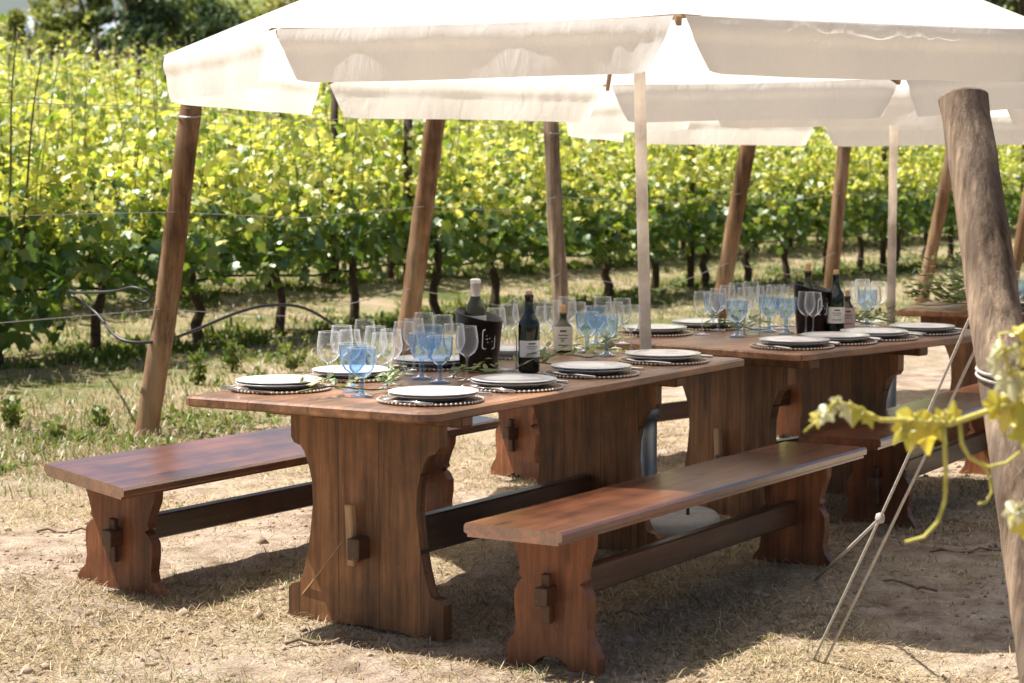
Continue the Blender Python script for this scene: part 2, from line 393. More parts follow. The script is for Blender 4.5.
# ------------------------------------------------------------------ grass, straw, weeds (stuff)
def blades(pos, length, width, tilt, droop=.25):
    n = len(pos)
    a = rng.uniform(0, 2*np.pi, n); d = np.stack([np.cos(a), np.sin(a)], 1); p = np.stack([-d[:,1], d[:,0]], 1)
    h = length*np.cos(tilt); r = length*np.sin(tilt)
    b0 = pos.copy(); b0[:,:2] -= p*width[:,None]/2
    b1 = pos.copy(); b1[:,:2] += p*width[:,None]/2
    mid = pos.copy(); mid[:,:2] += d*(r*.5)[:,None]; mid[:,2] += h*.62
    m0 = mid.copy(); m0[:,:2] -= p*width[:,None]*.35; m1 = mid.copy(); m1[:,:2] += p*width[:,None]*.35
    tip = pos.copy(); tip[:,:2] += d*r[:,None]; tip[:,2] += h*(1-droop*rng.random(n))
    V = np.stack([b0,b1,m1,m0,tip], 1).reshape(-1,3)
    i = np.arange(n)*5
    F = np.concatenate([np.stack([i,i+1,i+2],1), np.stack([i,i+2,i+3],1), np.stack([i+3,i+2,i+4],1)], 0)
    return V, F
def scatter(n, y0, y1, dens, xlim=.27, pw=1.0):
    out = []
    while len(out) < n:
        y = y0 + (y1-y0)*random.random()**pw
        x = random.uniform(-1,1)*(xlim*y+.3)
        if random.random() < dens(x, y): out.append((x, y, gzn(x, y)))
    return np.array(out)
def nz(x, y, s, o=0.0): return mnoise.noise(Vector((x*s, y*s, o)))
def sdist(x, y): return (x-PA[0])*NR[0] + (y-PA[1])*NR[1]
POSTS_T = [0.0, 2.28, 4.32, 6.6, 8.8, 10.9, 13.4]
ROW_S = [3.3+2.2*k for k in range(40)]
def row_d(x, y):       # distance to the nearest vine row or to the line of posts
    q = sdist(x, y)
    return abs(q) if q < 1.65 else abs((q-3.3+1.1) % 2.2 - 1.1)
# dry straw littering the trodden soil
p = scatter(95000, 5.9, 12.5, lambda x, y: max(.10, min(1, .52+1.6*nz(x,y,.9,2)+.5*nz(x,y,4,5)))*(1.0 if sdist(x,y) < -.4 else .25), pw=1.2)
V, F = blades(p, rng.uniform(.015,.085,len(p)), rng.uniform(.0012,.0036,len(p)), rng.uniform(1.0,1.53,len(p)), .6)
o = np_obj('straw_litter', V, F, M['straw']); tag(o, 'dry straw scattered over the trodden soil around the benches', 'straw', kind='stuff')
# clods and crumbs of dry earth
p = scatter(5200, 5.9, 12, lambda x, y: max(.05, .4+1.4*nz(x,y,1.2,12)) if sdist(x,y) < -.3 else .1, pw=1.2)
r_ = rng.uniform(.003,.012,len(p))*(1+1.6*(rng.random(len(p))**9)); n = len(p)
O = np.array([(1,0,0),(-1,0,0),(0,1,0),(0,-1,0),(0,0,1),(0,0,-.6)],float)
V = (p[:,None,:] + O[None]*r_[:,None,None]*rng.uniform(.55,1.3,(n,6,1))).reshape(-1,3)
T = np.array([(0,2,4),(2,1,4),(1,3,4),(3,0,4),(2,0,5),(1,2,5),(3,1,5),(0,3,5)]); F = (np.arange(n)*6)[:,None,None]+T[None]
o = np_obj('soil_clods', V, F.reshape(-1,3), M['clod']); tag(o, 'crumbs and clods of dry earth on the trodden soil', 'soil', kind='stuff')
# short living tufts in the trodden soil
p = scatter(14000, 5.9, 12, lambda x, y: 1.0 if nz(x,y,1.7,9)+.5*nz(x,y,6,3) > .24 else .02)
V, F = blades(p, rng.uniform(.015,.05,len(p)), rng.uniform(.002,.0045,len(p)), rng.uniform(.5,1.35,len(p)))
o = np_obj('short_grass', V, F, M['drygrass']); tag(o, 'short half dry grass tufts in the bare soil', 'grass', kind='stuff')
# taller drying grass of the headland and between the rows
p = scatter(90000, 8.2, 42, lambda x, y: (max(.08, .55+1.2*nz(x,y,.6,4)) if sdist(x,y) > -.75+1.0*nz(x,y,.7,1) else .0), pw=1.7)
sc = 1+.03*(p[:,1]-9)
V, F = blades(p, rng.uniform(.02,.09,len(p))*(.9+.1*sc), rng.uniform(.004,.010,len(p))*sc, rng.uniform(.3,1.4,len(p)))
o = np_obj('meadow_grass', V, F, M['drygrass']); tag(o, 'pale drying grass between the vine rows', 'grass', kind='stuff')
# leafy weeds under the rows and about the post foot
def wd(x, y):
    s = sdist(x,y)
    if s < -.45+.5*nz(x,y,1.7,11): return 0
    d = row_d(x,y)
    return (1.0 if d < .36+.8*nz(x,y,1.3,6) else (.10 if nz(x,y,1.1,8) > .2 else .0))*max(.03, .55+1.9*nz(x,y,1.9,3))*(.45 if s < .9 else 1)
p = scatter(52000, 9.5, 36, wd, pw=1.6)
sc = 1+.03*(p[:,1]-10)
V, F = blades(p, rng.uniform(.02,.12,len(p))*(.5+1.1*rng.random(len(p))**3)*np.array([.6 if sdist(a,b) < 1 else 1.0 for a,b in p[:,:2]]), rng.uniform(.010,.032,len(p))*sc, rng.uniform(.3,1.35,len(p)), .6)
o = np_obj('weeds', V, F, M['weed']); tag(o, 'low green weeds growing along the foot of the vine rows', 'weeds', kind='stuff')

# ------------------------------------------------------------------ grape leaves and vines
LEAF = [(0,-.04),(.22,-.16),(.46,-.02),(.40,.20),(.54,.46),(.30,.52),(.20,.66),(.0,1.0),(-.20,.66),(-.30,.52),(-.54,.46),(-.40,.20),(-.46,-.02),(-.22,-.16)]
def leaf_geo(P, size, nrm, up, cup=.18):
    nrm = nrm.normalized(); t = (up - nrm*up.dot(nrm))
    t = t.normalized() if t.length > 1e-3 else nrm.orthogonal().normalized()
    b = nrm.cross(t)
    vs = [P + t*(.35*size)]
    for x, y in LEAF:
        vs.append(P + (b*x + t*y)*size + nrm*(-cup*size*(abs(x)*1.1 + .5*(y-.35)**2)))
    n = len(LEAF)
    return vs, [(0, 1+i, 1+(i+1) % n) for i in range(n)]
def smooth_outline(pts, k=4):
    n = len(pts); out = []
    for i in range(n):
        p0, p1, p2, p3 = pts[i-1], pts[i], pts[(i+1)%n], pts[(i+2)%n]
        for j in range(k):
            t = j/k
            out.append(tuple(.5*(2*p1[a]+(p2[a]-p0[a])*t+(2*p0[a]-5*p1[a]+4*p2[a]-p3[a])*t*t+(3*p1[a]-p0[a]-3*p2[a]+p3[a])*t**3) for a in (0,1)))
    return out
LEAF_S = smooth_outline(LEAF)
def soft_leaf(P, size, nrm, up, cup):
    nrm = nrm.normalized(); t = (up-nrm*up.dot(nrm)).normalized(); b = nrm.cross(t); vs = []; fs = []; n = len(LEAF_S)
    for q in (0, .45, .8, 1.0):
        for i, (x, y) in enumerate(LEAF_S):
            x2, y2 = x*q, .3+(y-.3)*q; a = math.atan2(x, y-.05)
            wave = .05*math.cos(5*a)*q + .03*math.sin(9*a+size*900)*q*q
            vs.append(P + (b*x2+t*y2)*size + nrm*size*(-cup*(abs(x2)*1.1+.6*(y2-.3)**2)+wave))
    for k in range(3): fs += [(k*n+i, k*n+(i+1)%n, (k+1)*n+(i+1)%n, (k+1)*n+i) for i in range(n)]
    return vs, fs
def rvec(up=.6):
    v = Vector((random.gauss(0,1), random.gauss(0,1), random.gauss(0,1)+up)); return v.normalized()
def leaves_mb(points, smin, smax, up=.5, droop=True):
    mb = MB()
    for P in points:
        n = rvec(up); t = Vector((random.gauss(0,.6), random.gauss(0,.6), -1 if droop else .3))
        vs, fs = leaf_geo(Vector(P), random.uniform(smin, smax), n, t, random.uniform(.05,.35)); mb.add(vs, fs)
    return mb
def make_vine(name, seed, nleaf=560, tall=2, old=False):
    random.seed(seed)
    root = thing(name, 'x', 'grapevine', (0,0,-50))
    t = MB()
    pts = []; x = random.uniform(-.05,.05); y = random.uniform(-.04,.04)
    for i in range(8):
        pts.append((x, y, -.08 + .74*i/7)); x += random.uniform(-.035,.035); y += random.uniform(-.03,.03)
    t.tube(pts, [.05,.043,.04,.036,.036,.034,.036,.038], 9)
    hx, hy, hz = pts[-1]
    for s in (-1, 1):
        t.tube([(hx, hy, hz-.01),(hx+s*.14, hy*.6, hz+.05),(hx+s*.34, hy*.3, hz+.05+random.uniform(-.02,.03)),(hx+s*.56, 0, hz+.05)], [.03,.021,.016,.011], 7)
    if old:
        for bx, ln, dx in ((-.35,1.75,.22),(-.02,1.42,.10),(.10,1.30,.20)):
            sh = MB(); sp = [(bx+dx*q**1.4+.02*math.sin(6*q), -.16-.05*q, .66+ln*q) for q in np.linspace(0,1,9)]
            sh.tube(sp, [.009,.0085,.008,.0075,.007,.0062,.0055,.0045,.003], 6); so_ = sh.obj('long_shoot', M['cane_dark'], root, True)
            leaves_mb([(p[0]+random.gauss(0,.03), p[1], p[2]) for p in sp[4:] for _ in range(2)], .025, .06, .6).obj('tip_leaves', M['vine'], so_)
    t.obj('trunk', M['bark'], root, True)
    # fruiting shoots with leaves along them
    cn = MB(); lp = []; lo = []      # sunlit yellow painted towards the tips, shade-dark green at the base
    ns = 11
    for i in range(ns):
        bx = -.56 + 1.12*i/(ns-1) + random.uniform(-.04,.04); ln = random.uniform(.70, 1.05)
        if i in (2, 7, 5, 9)[:tall]: ln = random.uniform(1.15, 1.55)
        by = random.uniform(-.05,.05); lean = random.uniform(-.22,.22); lx = random.uniform(-.15,.15)
        sp = []
        for k in range(6):
            q = k/5
            sp.append((bx+lx*q+.03*math.sin(5*q+i), by+lean*q+.03*math.cos(4*q+i), hz+.05+ln*q))
        cn.tube(sp, [.006,.0055,.005,.0045,.004,.003], 5)
        m = int(nleaf/ns*(ln/.9)**.5)
        for k in range(m):
            q = random.random()**1.15
            if ln > 1.1 and q > .62 and random.random() < .72: continue
            j = min(4, int(q*5)); f = q*5-j
            c = [sp[j][a]*(1-f)+sp[j+1][a]*f for a in range(3)]
            r = (.23*(1-.5*q)) if not (ln > 1.1 and q > .6) else .05
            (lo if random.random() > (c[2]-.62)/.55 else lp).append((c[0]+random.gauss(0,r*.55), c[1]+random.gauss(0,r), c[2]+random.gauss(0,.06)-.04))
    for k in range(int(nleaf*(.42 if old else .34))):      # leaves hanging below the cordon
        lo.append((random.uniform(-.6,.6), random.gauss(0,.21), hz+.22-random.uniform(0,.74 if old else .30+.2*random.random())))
    cn.obj('cane', M['cane'], root, True)
    leaves_mb(lp, .045, .095, 1.0).obj('sunlit_upper_leaves', M['vine'], root)
    leaves_mb(lo, .065, .125, .45).obj('shaded_lower_leaves', M['vine_shaded'], root)
    return root
OLD = make_vine('grapevine', 222, 760, 4, True)
PROTO = [make_vine('grapevine', 100+i, 620 if i < 5 else 520, 2 if i % 2 else 1) for i in range(8)]
random.seed(5)
PH = [PA + EH*t for t in POSTS_T]
ang_row = math.atan2(EH[1], EH[0])
RL = {0: 'leafy grapevine in the first vine row behind the line of leaning posts',
      1: 'leafy grapevine in the second vine row behind the line of leaning posts',
      2: 'leafy grapevine in the third vine row, showing above and between the nearer ones'}
cand = []
for k, sv in enumerate(ROW_S):
    for j in range(-12, 130):
        t = 1.08*j + .37*(k % 3)
        x, y = PA + NR*sv + EH*t
        if y < 9 or y > 108 or abs(x) > .255*y+1.0: continue
        cand.append((y, k, j, x))
cand.sort()
far_pts = []; nv = 0; used = set(); old_done = False
for y, k, j, x in cand:
    if nv >= 285 or y > 58: far_pts.append((x, y)); continue
    z = gz(x, y); px = 512+2200*x/y
    if k == 0 and not old_done and -20 < px < 75:
        OLD.location = (x, y, z); OLD.rotation_euler = (0,0,ang_row); OLD.scale = (1.1,1.15,1.1); old_done = True; nv += 1
        tag(OLD, 'big leafy grapevine at the left edge of the picture with long upright shoots', None, 'grapevines of row first'); continue
    lab = RL.get(k, 'leafy grapevine merging into the yellow green rows deep in the field')
    grp = 'grapevines of row %s' % ORD[k] if k in RL else 'grapevines deep in the field'
    rz = ang_row + random.choice((0, math.pi)) + random.uniform(-.06,.06)
    scl = (1.0, random.uniform(.95,1.25), random.uniform(.94,1.10))
    pr = PROTO[(j*3+k*5+random.randint(0,1)) % 8]
    if pr.name not in used:
        used.add(pr.name); pr.location = (x,y,z); pr.rotation_euler = (0,0,rz); pr.scale = scl; tag(pr, lab, None, grp)
    else: dup(pr, (x,y,z), rz, lab, grp, scl)
    nv += 1
# the far rows, one mass
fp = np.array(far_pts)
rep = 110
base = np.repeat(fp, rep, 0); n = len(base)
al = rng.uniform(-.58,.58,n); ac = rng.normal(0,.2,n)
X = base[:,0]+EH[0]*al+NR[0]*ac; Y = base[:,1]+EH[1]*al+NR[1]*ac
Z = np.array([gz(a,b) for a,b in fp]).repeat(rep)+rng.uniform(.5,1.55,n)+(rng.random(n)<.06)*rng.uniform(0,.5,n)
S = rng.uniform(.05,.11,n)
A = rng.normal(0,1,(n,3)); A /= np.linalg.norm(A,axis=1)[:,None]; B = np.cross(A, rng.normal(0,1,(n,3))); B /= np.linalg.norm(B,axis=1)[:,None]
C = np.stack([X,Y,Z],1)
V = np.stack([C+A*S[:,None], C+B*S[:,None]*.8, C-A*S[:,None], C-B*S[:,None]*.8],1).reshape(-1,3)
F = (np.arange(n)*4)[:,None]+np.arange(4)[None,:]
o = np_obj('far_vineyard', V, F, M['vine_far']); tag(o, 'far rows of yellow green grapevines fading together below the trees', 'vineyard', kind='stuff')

# end posts of the rows
def leaning_post(name, base, top, r0, r1, mat, label, group=None, seed=0, nails=True):
    rr = random.Random(seed)
    b = Vector(base); t = Vector(top); ax = t-b
    root = thing(name, label, 'post', base, 0, group)
    mb = MB(); nseg = 12; nseg = 36; pts = []; rad = []
    for i in range(nseg+1):
        q = i/nseg
        w = .012*math.sin(3*q+seed)
        pts.append((ax.x*q+w, ax.y*q+w*.6, ax.z*q-.06*(1-q))); rad.append((r0*(1-q)+r1*q)*(1+rr.uniform(-.025,.025)))
    mb.tube(pts, rad, 20, False)
    for i, v in enumerate(mb.v):          # knots, flats and swellings
        c = Vector(pts[min(nseg, i//20)]); d = Vector(v)-c
        k = 1+.10*mnoise.noise(Vector((d.x*16+seed*3, d.y*16, v[2]*2.4)))+.05*mnoise.noise(Vector((d.x*30, d.y*30+seed, v[2]*9)))
        mb.v[i] = tuple(c+d*k)
    top_ = MB(); ring = mb.v[-20:]; cc = sum((Vector(q) for q in ring), Vector())/20
    top_.add([tuple(Vector(q)*.999+cc*.001) for q in ring]+[tuple(cc+(Vector(q)-cc)*.9+Vector((0,0,.006))) for q in ring], [(i,(i+1)%20,20+(i+1)%20,20+i) for i in range(20)]+[tuple(range(20,40))])
    top_.obj('sawn_end', M['post_old'], root)
    mb.obj('shaft', mat, root, True)
    if nails:
        for q in (.93,):
            c = ax*q; rr_ = r0*(1-q)+r1*q
            w = MB(); w.tube([(c.x+(rr_+.006)*math.cos(a), c.y+(rr_+.006)*math.sin(a), c.z+.01*math.sin(a*1.0)) for a in np.linspace(0, 2*math.pi*1.02, 20)], .004, 5)
            w.obj('wire_wrap', M['wire'], root, True)
    return root
posts = []
PLAB = ['brown leaning vine post at the left with a hose by its foot',
        'brown leaning vine post rising behind the blue goblets of the front table',
        'upright greyish vine post behind the front table, left of the first parasol pole',
        'brown leaning vine post rising behind the middle table, right of the first parasol pole',
        'brown vine post rising behind the second ice bucket',
        'brown leaning vine post just right of the second parasol pole',
        'brown leaning vine post seen past the right side of the big near post']
LEAN = [(.30,-.15),(.30,-.15),(-.08,-.03),(.30,-.17),(.12,-.08),(.29,-.17),(.25,-.1)]
RAD = [(.064,.056),(.066,.06),(.06,.052),(.066,.058),(.062,.056),(.064,.056),(.06,.055)]
for k in range(7):
    x, y = PH[k]; z = gz(x,y)
    h = (1.80, 1.86, 1.76, 1.84, 1.74, 1.80, 1.78)[k]
    posts.append(leaning_post('vine_post', (x,y,z-.02), (x+LEAN[k][0], y+LEAN[k][1], z+h), *RAD[k], M['post_old'] if k == 2 else M['post'], PLAB[k], 'leaning end posts of the vine rows', k))
# slim dark trellis posts inside the field
fpst = None
random.seed(21)
for k, sv in enumerate(ROW_S[:26]):
    for d in np.arange(-9+(k*1.9) % 5.4, 110, 5.4):
        x, y = PA+NR*sv+EH*d
        if abs(x) > .25*y or y > 80 or y < 12.5: continue
        if fpst is None:
            fpst = thing('trellis_post', 'slim dark trellis post poking out above the vine leaves', 'post', (x,y,gz(x,y)), 0, 'slim trellis posts in the field')
            mb = MB(); mb.tube([(0,0,-.1),(0,0,1.0),(.012,0,2.0)], [.042,.04,.038], 8); mb.obj('shaft', M['post_far'], fpst, True)
        else:
            dup(fpst, (x,y,gz(x,y)), random.uniform(0,6), None, None, (1,1,random.uniform(.93,1.12)))
# wires and drip hoses
def strand(name, pts, r, mat, label, cat, group=None, n=6, smooth=False):
    if smooth:
        P = [Vector(p) for p in pts]; out = []
        for i in range(len(P)-1):
            p0, p1, p2, p3 = P[max(0,i-1)], P[i], P[i+1], P[min(len(P)-1,i+2)]
            for j in range(5):
                t = j/5; out.append(.5*(2*p1+(p2-p0)*t+(2*p0-5*p1+4*p2-p3)*t*t+(3*p1-p0-3*p2+p3)*t**3))
        pts = out+[P[-1]]
    mb = MB(); mb.tube(pts, r, n); o = mb.obj(name, mat, None, True); tag(o, label, cat, group); return o
random.seed(3)
for zz, nm in ((1.72,'top'),(1.18,'middle'),(.66,'lowest')):     # wires strung from post to post
    q0 = zz/1.8; pts = []
    for t in (-9,-5,-2):
        x, y = PA+EH*t; pts.append((x, y, gz(x,y)+zz))
    for k in range(7):
        x, y = PH[k]; pts.append((x+LEAN[k][0]*q0, y+LEAN[k][1]*q0-.06, gz(x,y)+zz+random.uniform(-.02,.02)))
        if k < 6:
            x2, y2 = (PH[k]+PH[k+1])/2; pts.append((x2+.12, y2, gz(x2,y2)+zz-.03-random.uniform(0,.05)*(3 if zz < 1 else 1)))
    strand('trellis_wire', pts, .0022, M['wire'], '%s wire strung along the line of leaning posts' % nm, 'wire', 'wires along the leaning posts')
for k, nm in ((0,'first'),(1,'second'),(2,'third')):
    for zz, n2 in ((1.68,'upper'),(1.15,'lower')):
        pts = []
        for t in np.arange(-4, 34, 1.4):
            x, y = PA+NR*ROW_S[k]+EH*t; pts.append((x, y, gz(x,y)+zz+random.uniform(-.012,.012)))
        strand('trellis_wire', pts, .0018, M['wire'], '%s trellis wire in the %s vine row' % (n2, nm), 'wire', 'trellis wires of the vine rows')
    pts = []
    for t in np.arange(-4, 34, .55):
        x, y = PA+NR*ROW_S[k]+EH*t; pts.append((x-.05, y-.05, gz(x,y)+.47+.025*math.sin(t*2.9+k)))
    strand('drip_hose', pts, .011, M['hose'], 'black drip hose along the %s vine row' % nm, 'hose', 'drip hoses of the vine rows')
x0, y0 = PH[0]
strand('irrigation_hose', [(x0-.42,y0+.25,.78),(x0-.28,y0+.2,.69),(x0-.1,y0-.075,.57),(x0+.1,y0-.07,.56),(x0+.25,y0+.1,.60),(x0+.45,y0+.3,.68),(x0+.62,y0+.42,.715),(x0+.80,y0+.55,.69),(x0+.98,y0+.7,.56),(x0+1.1,y0+.85,.40),(x0+1.25,y0+1.0,.08)],
       .0085, M['hose'], 'loose black hose arching from the leftmost leaning post towards the table end', 'hose', None, 8, True)
strand('irrigation_hose', [(x0-1.02,y0+3.1,.62),(x0-.72,y0+1.7,.72),(x0-.46,y0+.45,.79),(x0-.34,y0+.15,.80),(x0-.15,y0+.02,.815),(x0-.03,y0-.06,.84),(x0+.06,y0-.09,.80),(x0+.03,y0-.10,.765),(x0-.02,y0-.085,.785)],
       .0075, M['hose'], 'short black hose end curling against the leftmost leaning post', 'hose', None, 8, True)

# ------------------------------------------------------------------ background trees
def make_tree(name, label, mat, loc, h, w, seed, dens=2600, lf=.16, trunk=.25, group='trees beyond the vineyard'):
    random.seed(seed)
    root = thing(name, label, 'tree', loc, random.uniform(0,6), group)
    t = MB(); t.tube([(0,0,-.3),(.05,0,h*.2),(0,.08,h*.45),(.06,.02,h*.75)], [h*.03,h*.025,h*.018,h*.008], 8)
    blobs = []
    for i in range(16):
        a = random.uniform(0, 2*math.pi); zz = random.uniform(trunk, .93); prof = math.sin(math.pi*min(1, max(.12, (zz-trunk+.12)/(1.12-trunk))))**.6
        r = random.uniform(.2,.9)*w/2*prof
        c = Vector((r*math.cos(a), r*math.sin(a), h*zz)); blobs.append((c, random.uniform(.13,.27)*w))
        t.tube([(0,0,h*max(.15,zz-.28)), c*.5+Vector((0,0,h*.5*(zz-.1))), c], [h*.01,h*.007,h*.003], 5)
    t.obj('trunk', M['tree_bark'], root, True)
    mb = MB(); vs = []; fs = []
    for i in range(dens):
        c, r = random.choice(blobs); d = rvec(0)
        P = c + Vector((d.x*r, d.y*r, d.z*r*.85))*random.random()**.35
        s = lf*random.uniform(.6,1.5); a = rvec(.3); b = a.orthogonal().normalized(); c2 = a.cross(b)
        o = len(vs); vs += [P+b*s, P+c2*s*.6, P-b*s, P-c2*s*.6]; fs.append((o,o+1,o+2,o+3))
    mb.v = vs; mb.f = fs; mb.obj('crown', mat, root)
    return root
def at(px, d): return ((px-512)/2200*d)
TREES = [(14,118,'tree_pale',2.4,2.6,'low olive green bush at the far left end of the tree line','shrub_tree'),
 (40,112,'tree_mid',3.6,3.0,'mid green tree with sparse top at the left end of the tree line','broadleaf_tree'),
 (66,116,'tree_pale',5.3,3.8,'pale olive tree with sky showing through, second tall one from the left','broadleaf_tree'),
 (92,113,'tree_mid',5.2,3.2,'mid green slim tree just left of the dark evergreen','broadleaf_tree'),
 (52,109,'tree_mid',2.0,2.6,'low mid green bush in front of the pale trees at the left','shrub_tree'),
 (95,108,'tree_dark',1.9,2.4,'low dark bush at the left foot of the dark evergreen','shrub_tree'),
 (128,108,'tree_dark',4.6,3.6,'broad dark evergreen tree left of the parasol corner','evergreen_tree'),
 (158,110,'tree_dark',4.0,3.4,'dark evergreen tree right against the parasol corner','evergreen_tree'),
 (192,116,'tree_mid',4.6,4.0,'mid green tree rising over the left slope of the parasol','broadleaf_tree'),
 (222,114,'tree_dark',3.9,3.4,'dark tree behind the left slope of the parasol','evergreen_tree'),
 (255,118,'tree_mid',4.4,4.0,'mid green rounded tree over the parasol slope, left of its topmost visible edge','broadleaf_tree'),
 (290,116,'tree_pale',4.6,4.0,'pale green tree over the middle of the parasol slope','broadleaf_tree'),
 (330,118,'tree_mid',5.6,4.2,'tall mid green tree where the parasol slope leaves the picture','broadleaf_tree'),
 (372,118,'tree_dark',6.2,4.0,'dark green tree at the top edge, hardly rising over the cloth','evergreen_tree'),
 (955,100,'tree_dark',8.6,4.2,'dark tree at the top right over the parasol edge','evergreen_tree'),
 (990,104,'tree_mid',8.9,4.2,'mid green tree at the top right corner','broadleaf_tree'),
 (1020,98,'tree_dark',8.8,4.0,'dark tree at the very right end of the picture over the parasol','evergreen_tree')]
for i, (px, d, m, h, w, lab, nm) in enumerate(TREES):
    x = at(px, d); make_tree(nm, lab, M[m], (x, d, gz(x,d)-.1), h*1.32, w*1.12, 40+i, 2000 if m == 'tree_pale' else 2400)

# ------------------------------------------------------------------ tables and benches
def mirror(half): return [(w, z) for z, w in half] + [(-w, z) for z, w in reversed(half)]
T_HALF = [(0,.315),(.115,.315),(.13,.30),(.138,.268),(.17,.253),(.22,.238),(.30,.222),(.40,.210),(.47,.213),(.52,.226),(.565,.245),(.583,.26),(.592,.288),(.61,.30),(.724,.30)]
B_HALF = [(0,.158),(.045,.16),(.07,.148),(.095,.128),(.13,.122),(.18,.128),(.225,.127),(.252,.112),(.262,.098),(.275,.112),(.29,.107),(.33,.118),(.37,.132),(.41,.134)]
def trestle_outline(half, arch_w, arch_h):
    o = mirror(half)
    n = 6; arch = [(-arch_w*math.cos(math.pi*i/n), arch_h*math.sin(math.pi*i/n)) for i in range(n+1)]
    return o + arch
def make_table(loc, rz, Lg, W, insets, label, peg0='peg_pale', corner=.07):
    root = thing('trestle_table', label, 'table', loc, rz)
    zt = .76; th = .033
    # planked top with rounded corners
    out = []
    hx, hy = Lg/2, W/2
    for cx, cy, a0 in ((hx-corner, hy-corner, 0), (-hx+corner*.4, hy-corner*.4, 90), (-hx+corner, -hy+corner, 180), (hx-corner*.4, -hy+corner*.4, 270)):
        r = corner if abs(abs(cx)-(hx-corner)) < 1e-6 else corner*.4
        for i in range(6):
            a = R(a0+18*i); out.append((cx+r*math.cos(a), cy+r*math.sin(a)))
    n = len(out); mb = MB()
    ins = [(x*(1-.010/hx), y*(1-.010/hy)) for x, y in out]
    vs = [(x,y,zt-th) for x,y in ins]+[(x,y,zt-th+.006) for x,y in out]+[(x,y,zt-.006) for x,y in out]+[(x,y,zt) for x,y in ins]
    fs = [tuple(range(n))[::-1], tuple(range(3*n,4*n))]+[(k*n+i,k*n+(i+1)%n,(k+1)*n+(i+1)%n,(k+1)*n+i) for k in range(3) for i in range(n)]
    mb.add(vs, fs); mb.obj('tabletop', M['table_top'], root)
    xs = (-hx+insets[0], hx-insets[1])
    for i, x in enumerate(xs):
        t = MB(); t.prism([(y*.955, z) for y, z in trestle_outline(T_HALF, .2, .022)], x-.024, x+.024)
        tr = t.obj('trestle', M['table_leg'], root)
        b = MB(); b.box((x, 0, .7015), (.07, W*.8, .046), None, .006); b.obj('batten', M['table_leg'], tr)
        s = -1 if i == 0 else 1
        k = MB(); rot = Matrix.Rotation(R(4*s), 3, 'Y')
        k.box((x+s*.052, 0.03, .315), (.026,.028,.20), rot, .004); k.obj('wedge_peg', M[peg0] if i == 0 else M['peg_dark'], tr)
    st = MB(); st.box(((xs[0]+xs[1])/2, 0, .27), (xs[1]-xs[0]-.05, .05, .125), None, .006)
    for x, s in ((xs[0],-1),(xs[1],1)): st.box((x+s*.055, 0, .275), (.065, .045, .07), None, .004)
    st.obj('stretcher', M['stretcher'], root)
    return root
def make_bench(loc, rz, Lg, W, insets, label, roll=(0,0), zt=.45, group='benches along the tables', slant=0.0, tw_=1.0):
    root = thing('bench', label, 'bench', loc, rz, group)
    hx, hy, th = Lg/2, W/2, .04
    def tw(mb):
        out = []
        for x, y, z in mb.v:
            q = min(1, max(0, (x+hx)/Lg)); a = R(roll[0]*(1-q)+roll[1]*q)
            y2 = y*math.cos(a)-z*math.sin(a)*.3; z2 = z+y*math.sin(a); out.append((x, y2, z2))
        mb.v = out; return mb
    # moulded plank, subdivided lengthways
    prof = [(-hy+.012,zt-th),(-hy+.012,zt-th+.008),(-hy,zt-th+.014),(-hy,zt-.008),(-hy+.006,zt),(hy-.006,zt),(hy,zt-.008),(hy,zt-th+.014),(hy-.012,zt-th+.008),(hy-.012,zt-th)]
    mb = MB(); n = len(prof); ns = 13; vs = []
    for i in range(ns+1):
        for y, z in prof:
            x = -hx+Lg*i/ns
            if i == 0: x += slant*(y+hy)
            vs.append((x, y, z+.004*math.sin(2.2*i/ns+1)))
    fs = [(i*n+k, i*n+(k+1)%n, (i+1)*n+(k+1)%n, (i+1)*n+k) for i in range(ns) for k in range(n)]+[tuple(range(n))[::-1], tuple(ns*n+k for k in range(n))]
    mb.add(vs, fs); tw(mb).obj('seat', M['bench_top'], root)
    xs = (-hx+insets[0], hx-insets[1])
    for i, x in enumerate(xs):
        t = MB(); t.prism([(y*tw_, z) for y, z in trestle_outline(B_HALF, .058, .04)], x-.022, x+.022); s = -1 if i == 0 else 1
        tr = tw(t).obj('trestle', M['bench_leg'], root)
        k = MB(); k.box((x+s*.045, 0, .215), (.024,.026,.15), Matrix.Rotation(R(3*s),3,'Y'), .003); tw(k).obj('wedge_peg', M['peg_dark'], tr)
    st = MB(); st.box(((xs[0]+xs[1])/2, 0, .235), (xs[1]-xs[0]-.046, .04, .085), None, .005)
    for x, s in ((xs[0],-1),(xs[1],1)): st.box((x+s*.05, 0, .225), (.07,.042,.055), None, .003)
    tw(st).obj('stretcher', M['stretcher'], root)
    return root
A1 = 31.5; N1 = (-.237, 6.392)
f1, rz1 = frame(N1, A1)
c = f1(1.07,.47); make_table((c[0],c[1],0), rz1, 2.14, .94, (.345,.36), 'front brown trestle table set with plates, goblets and a black ice bucket')
A2 = 42; C2 = (1.10, 8.37)
f2, rz2 = frame(C2, A2)
c = f2(.78,.5); make_table((c[0],c[1],0), rz2, 1.56, 1.0, (.25,.50), 'middle brown trestle table just behind the first parasol pole, in the shade')
A3 = 24; C3 = (2.72, 10.55)
f3, rz3 = frame(C3, A3)
c = f3(1.0,.45); make_table((c[0],c[1],0), rz3, 2.0, .9, (.22,.3), 'far brown trestle table half hidden by the big near post')
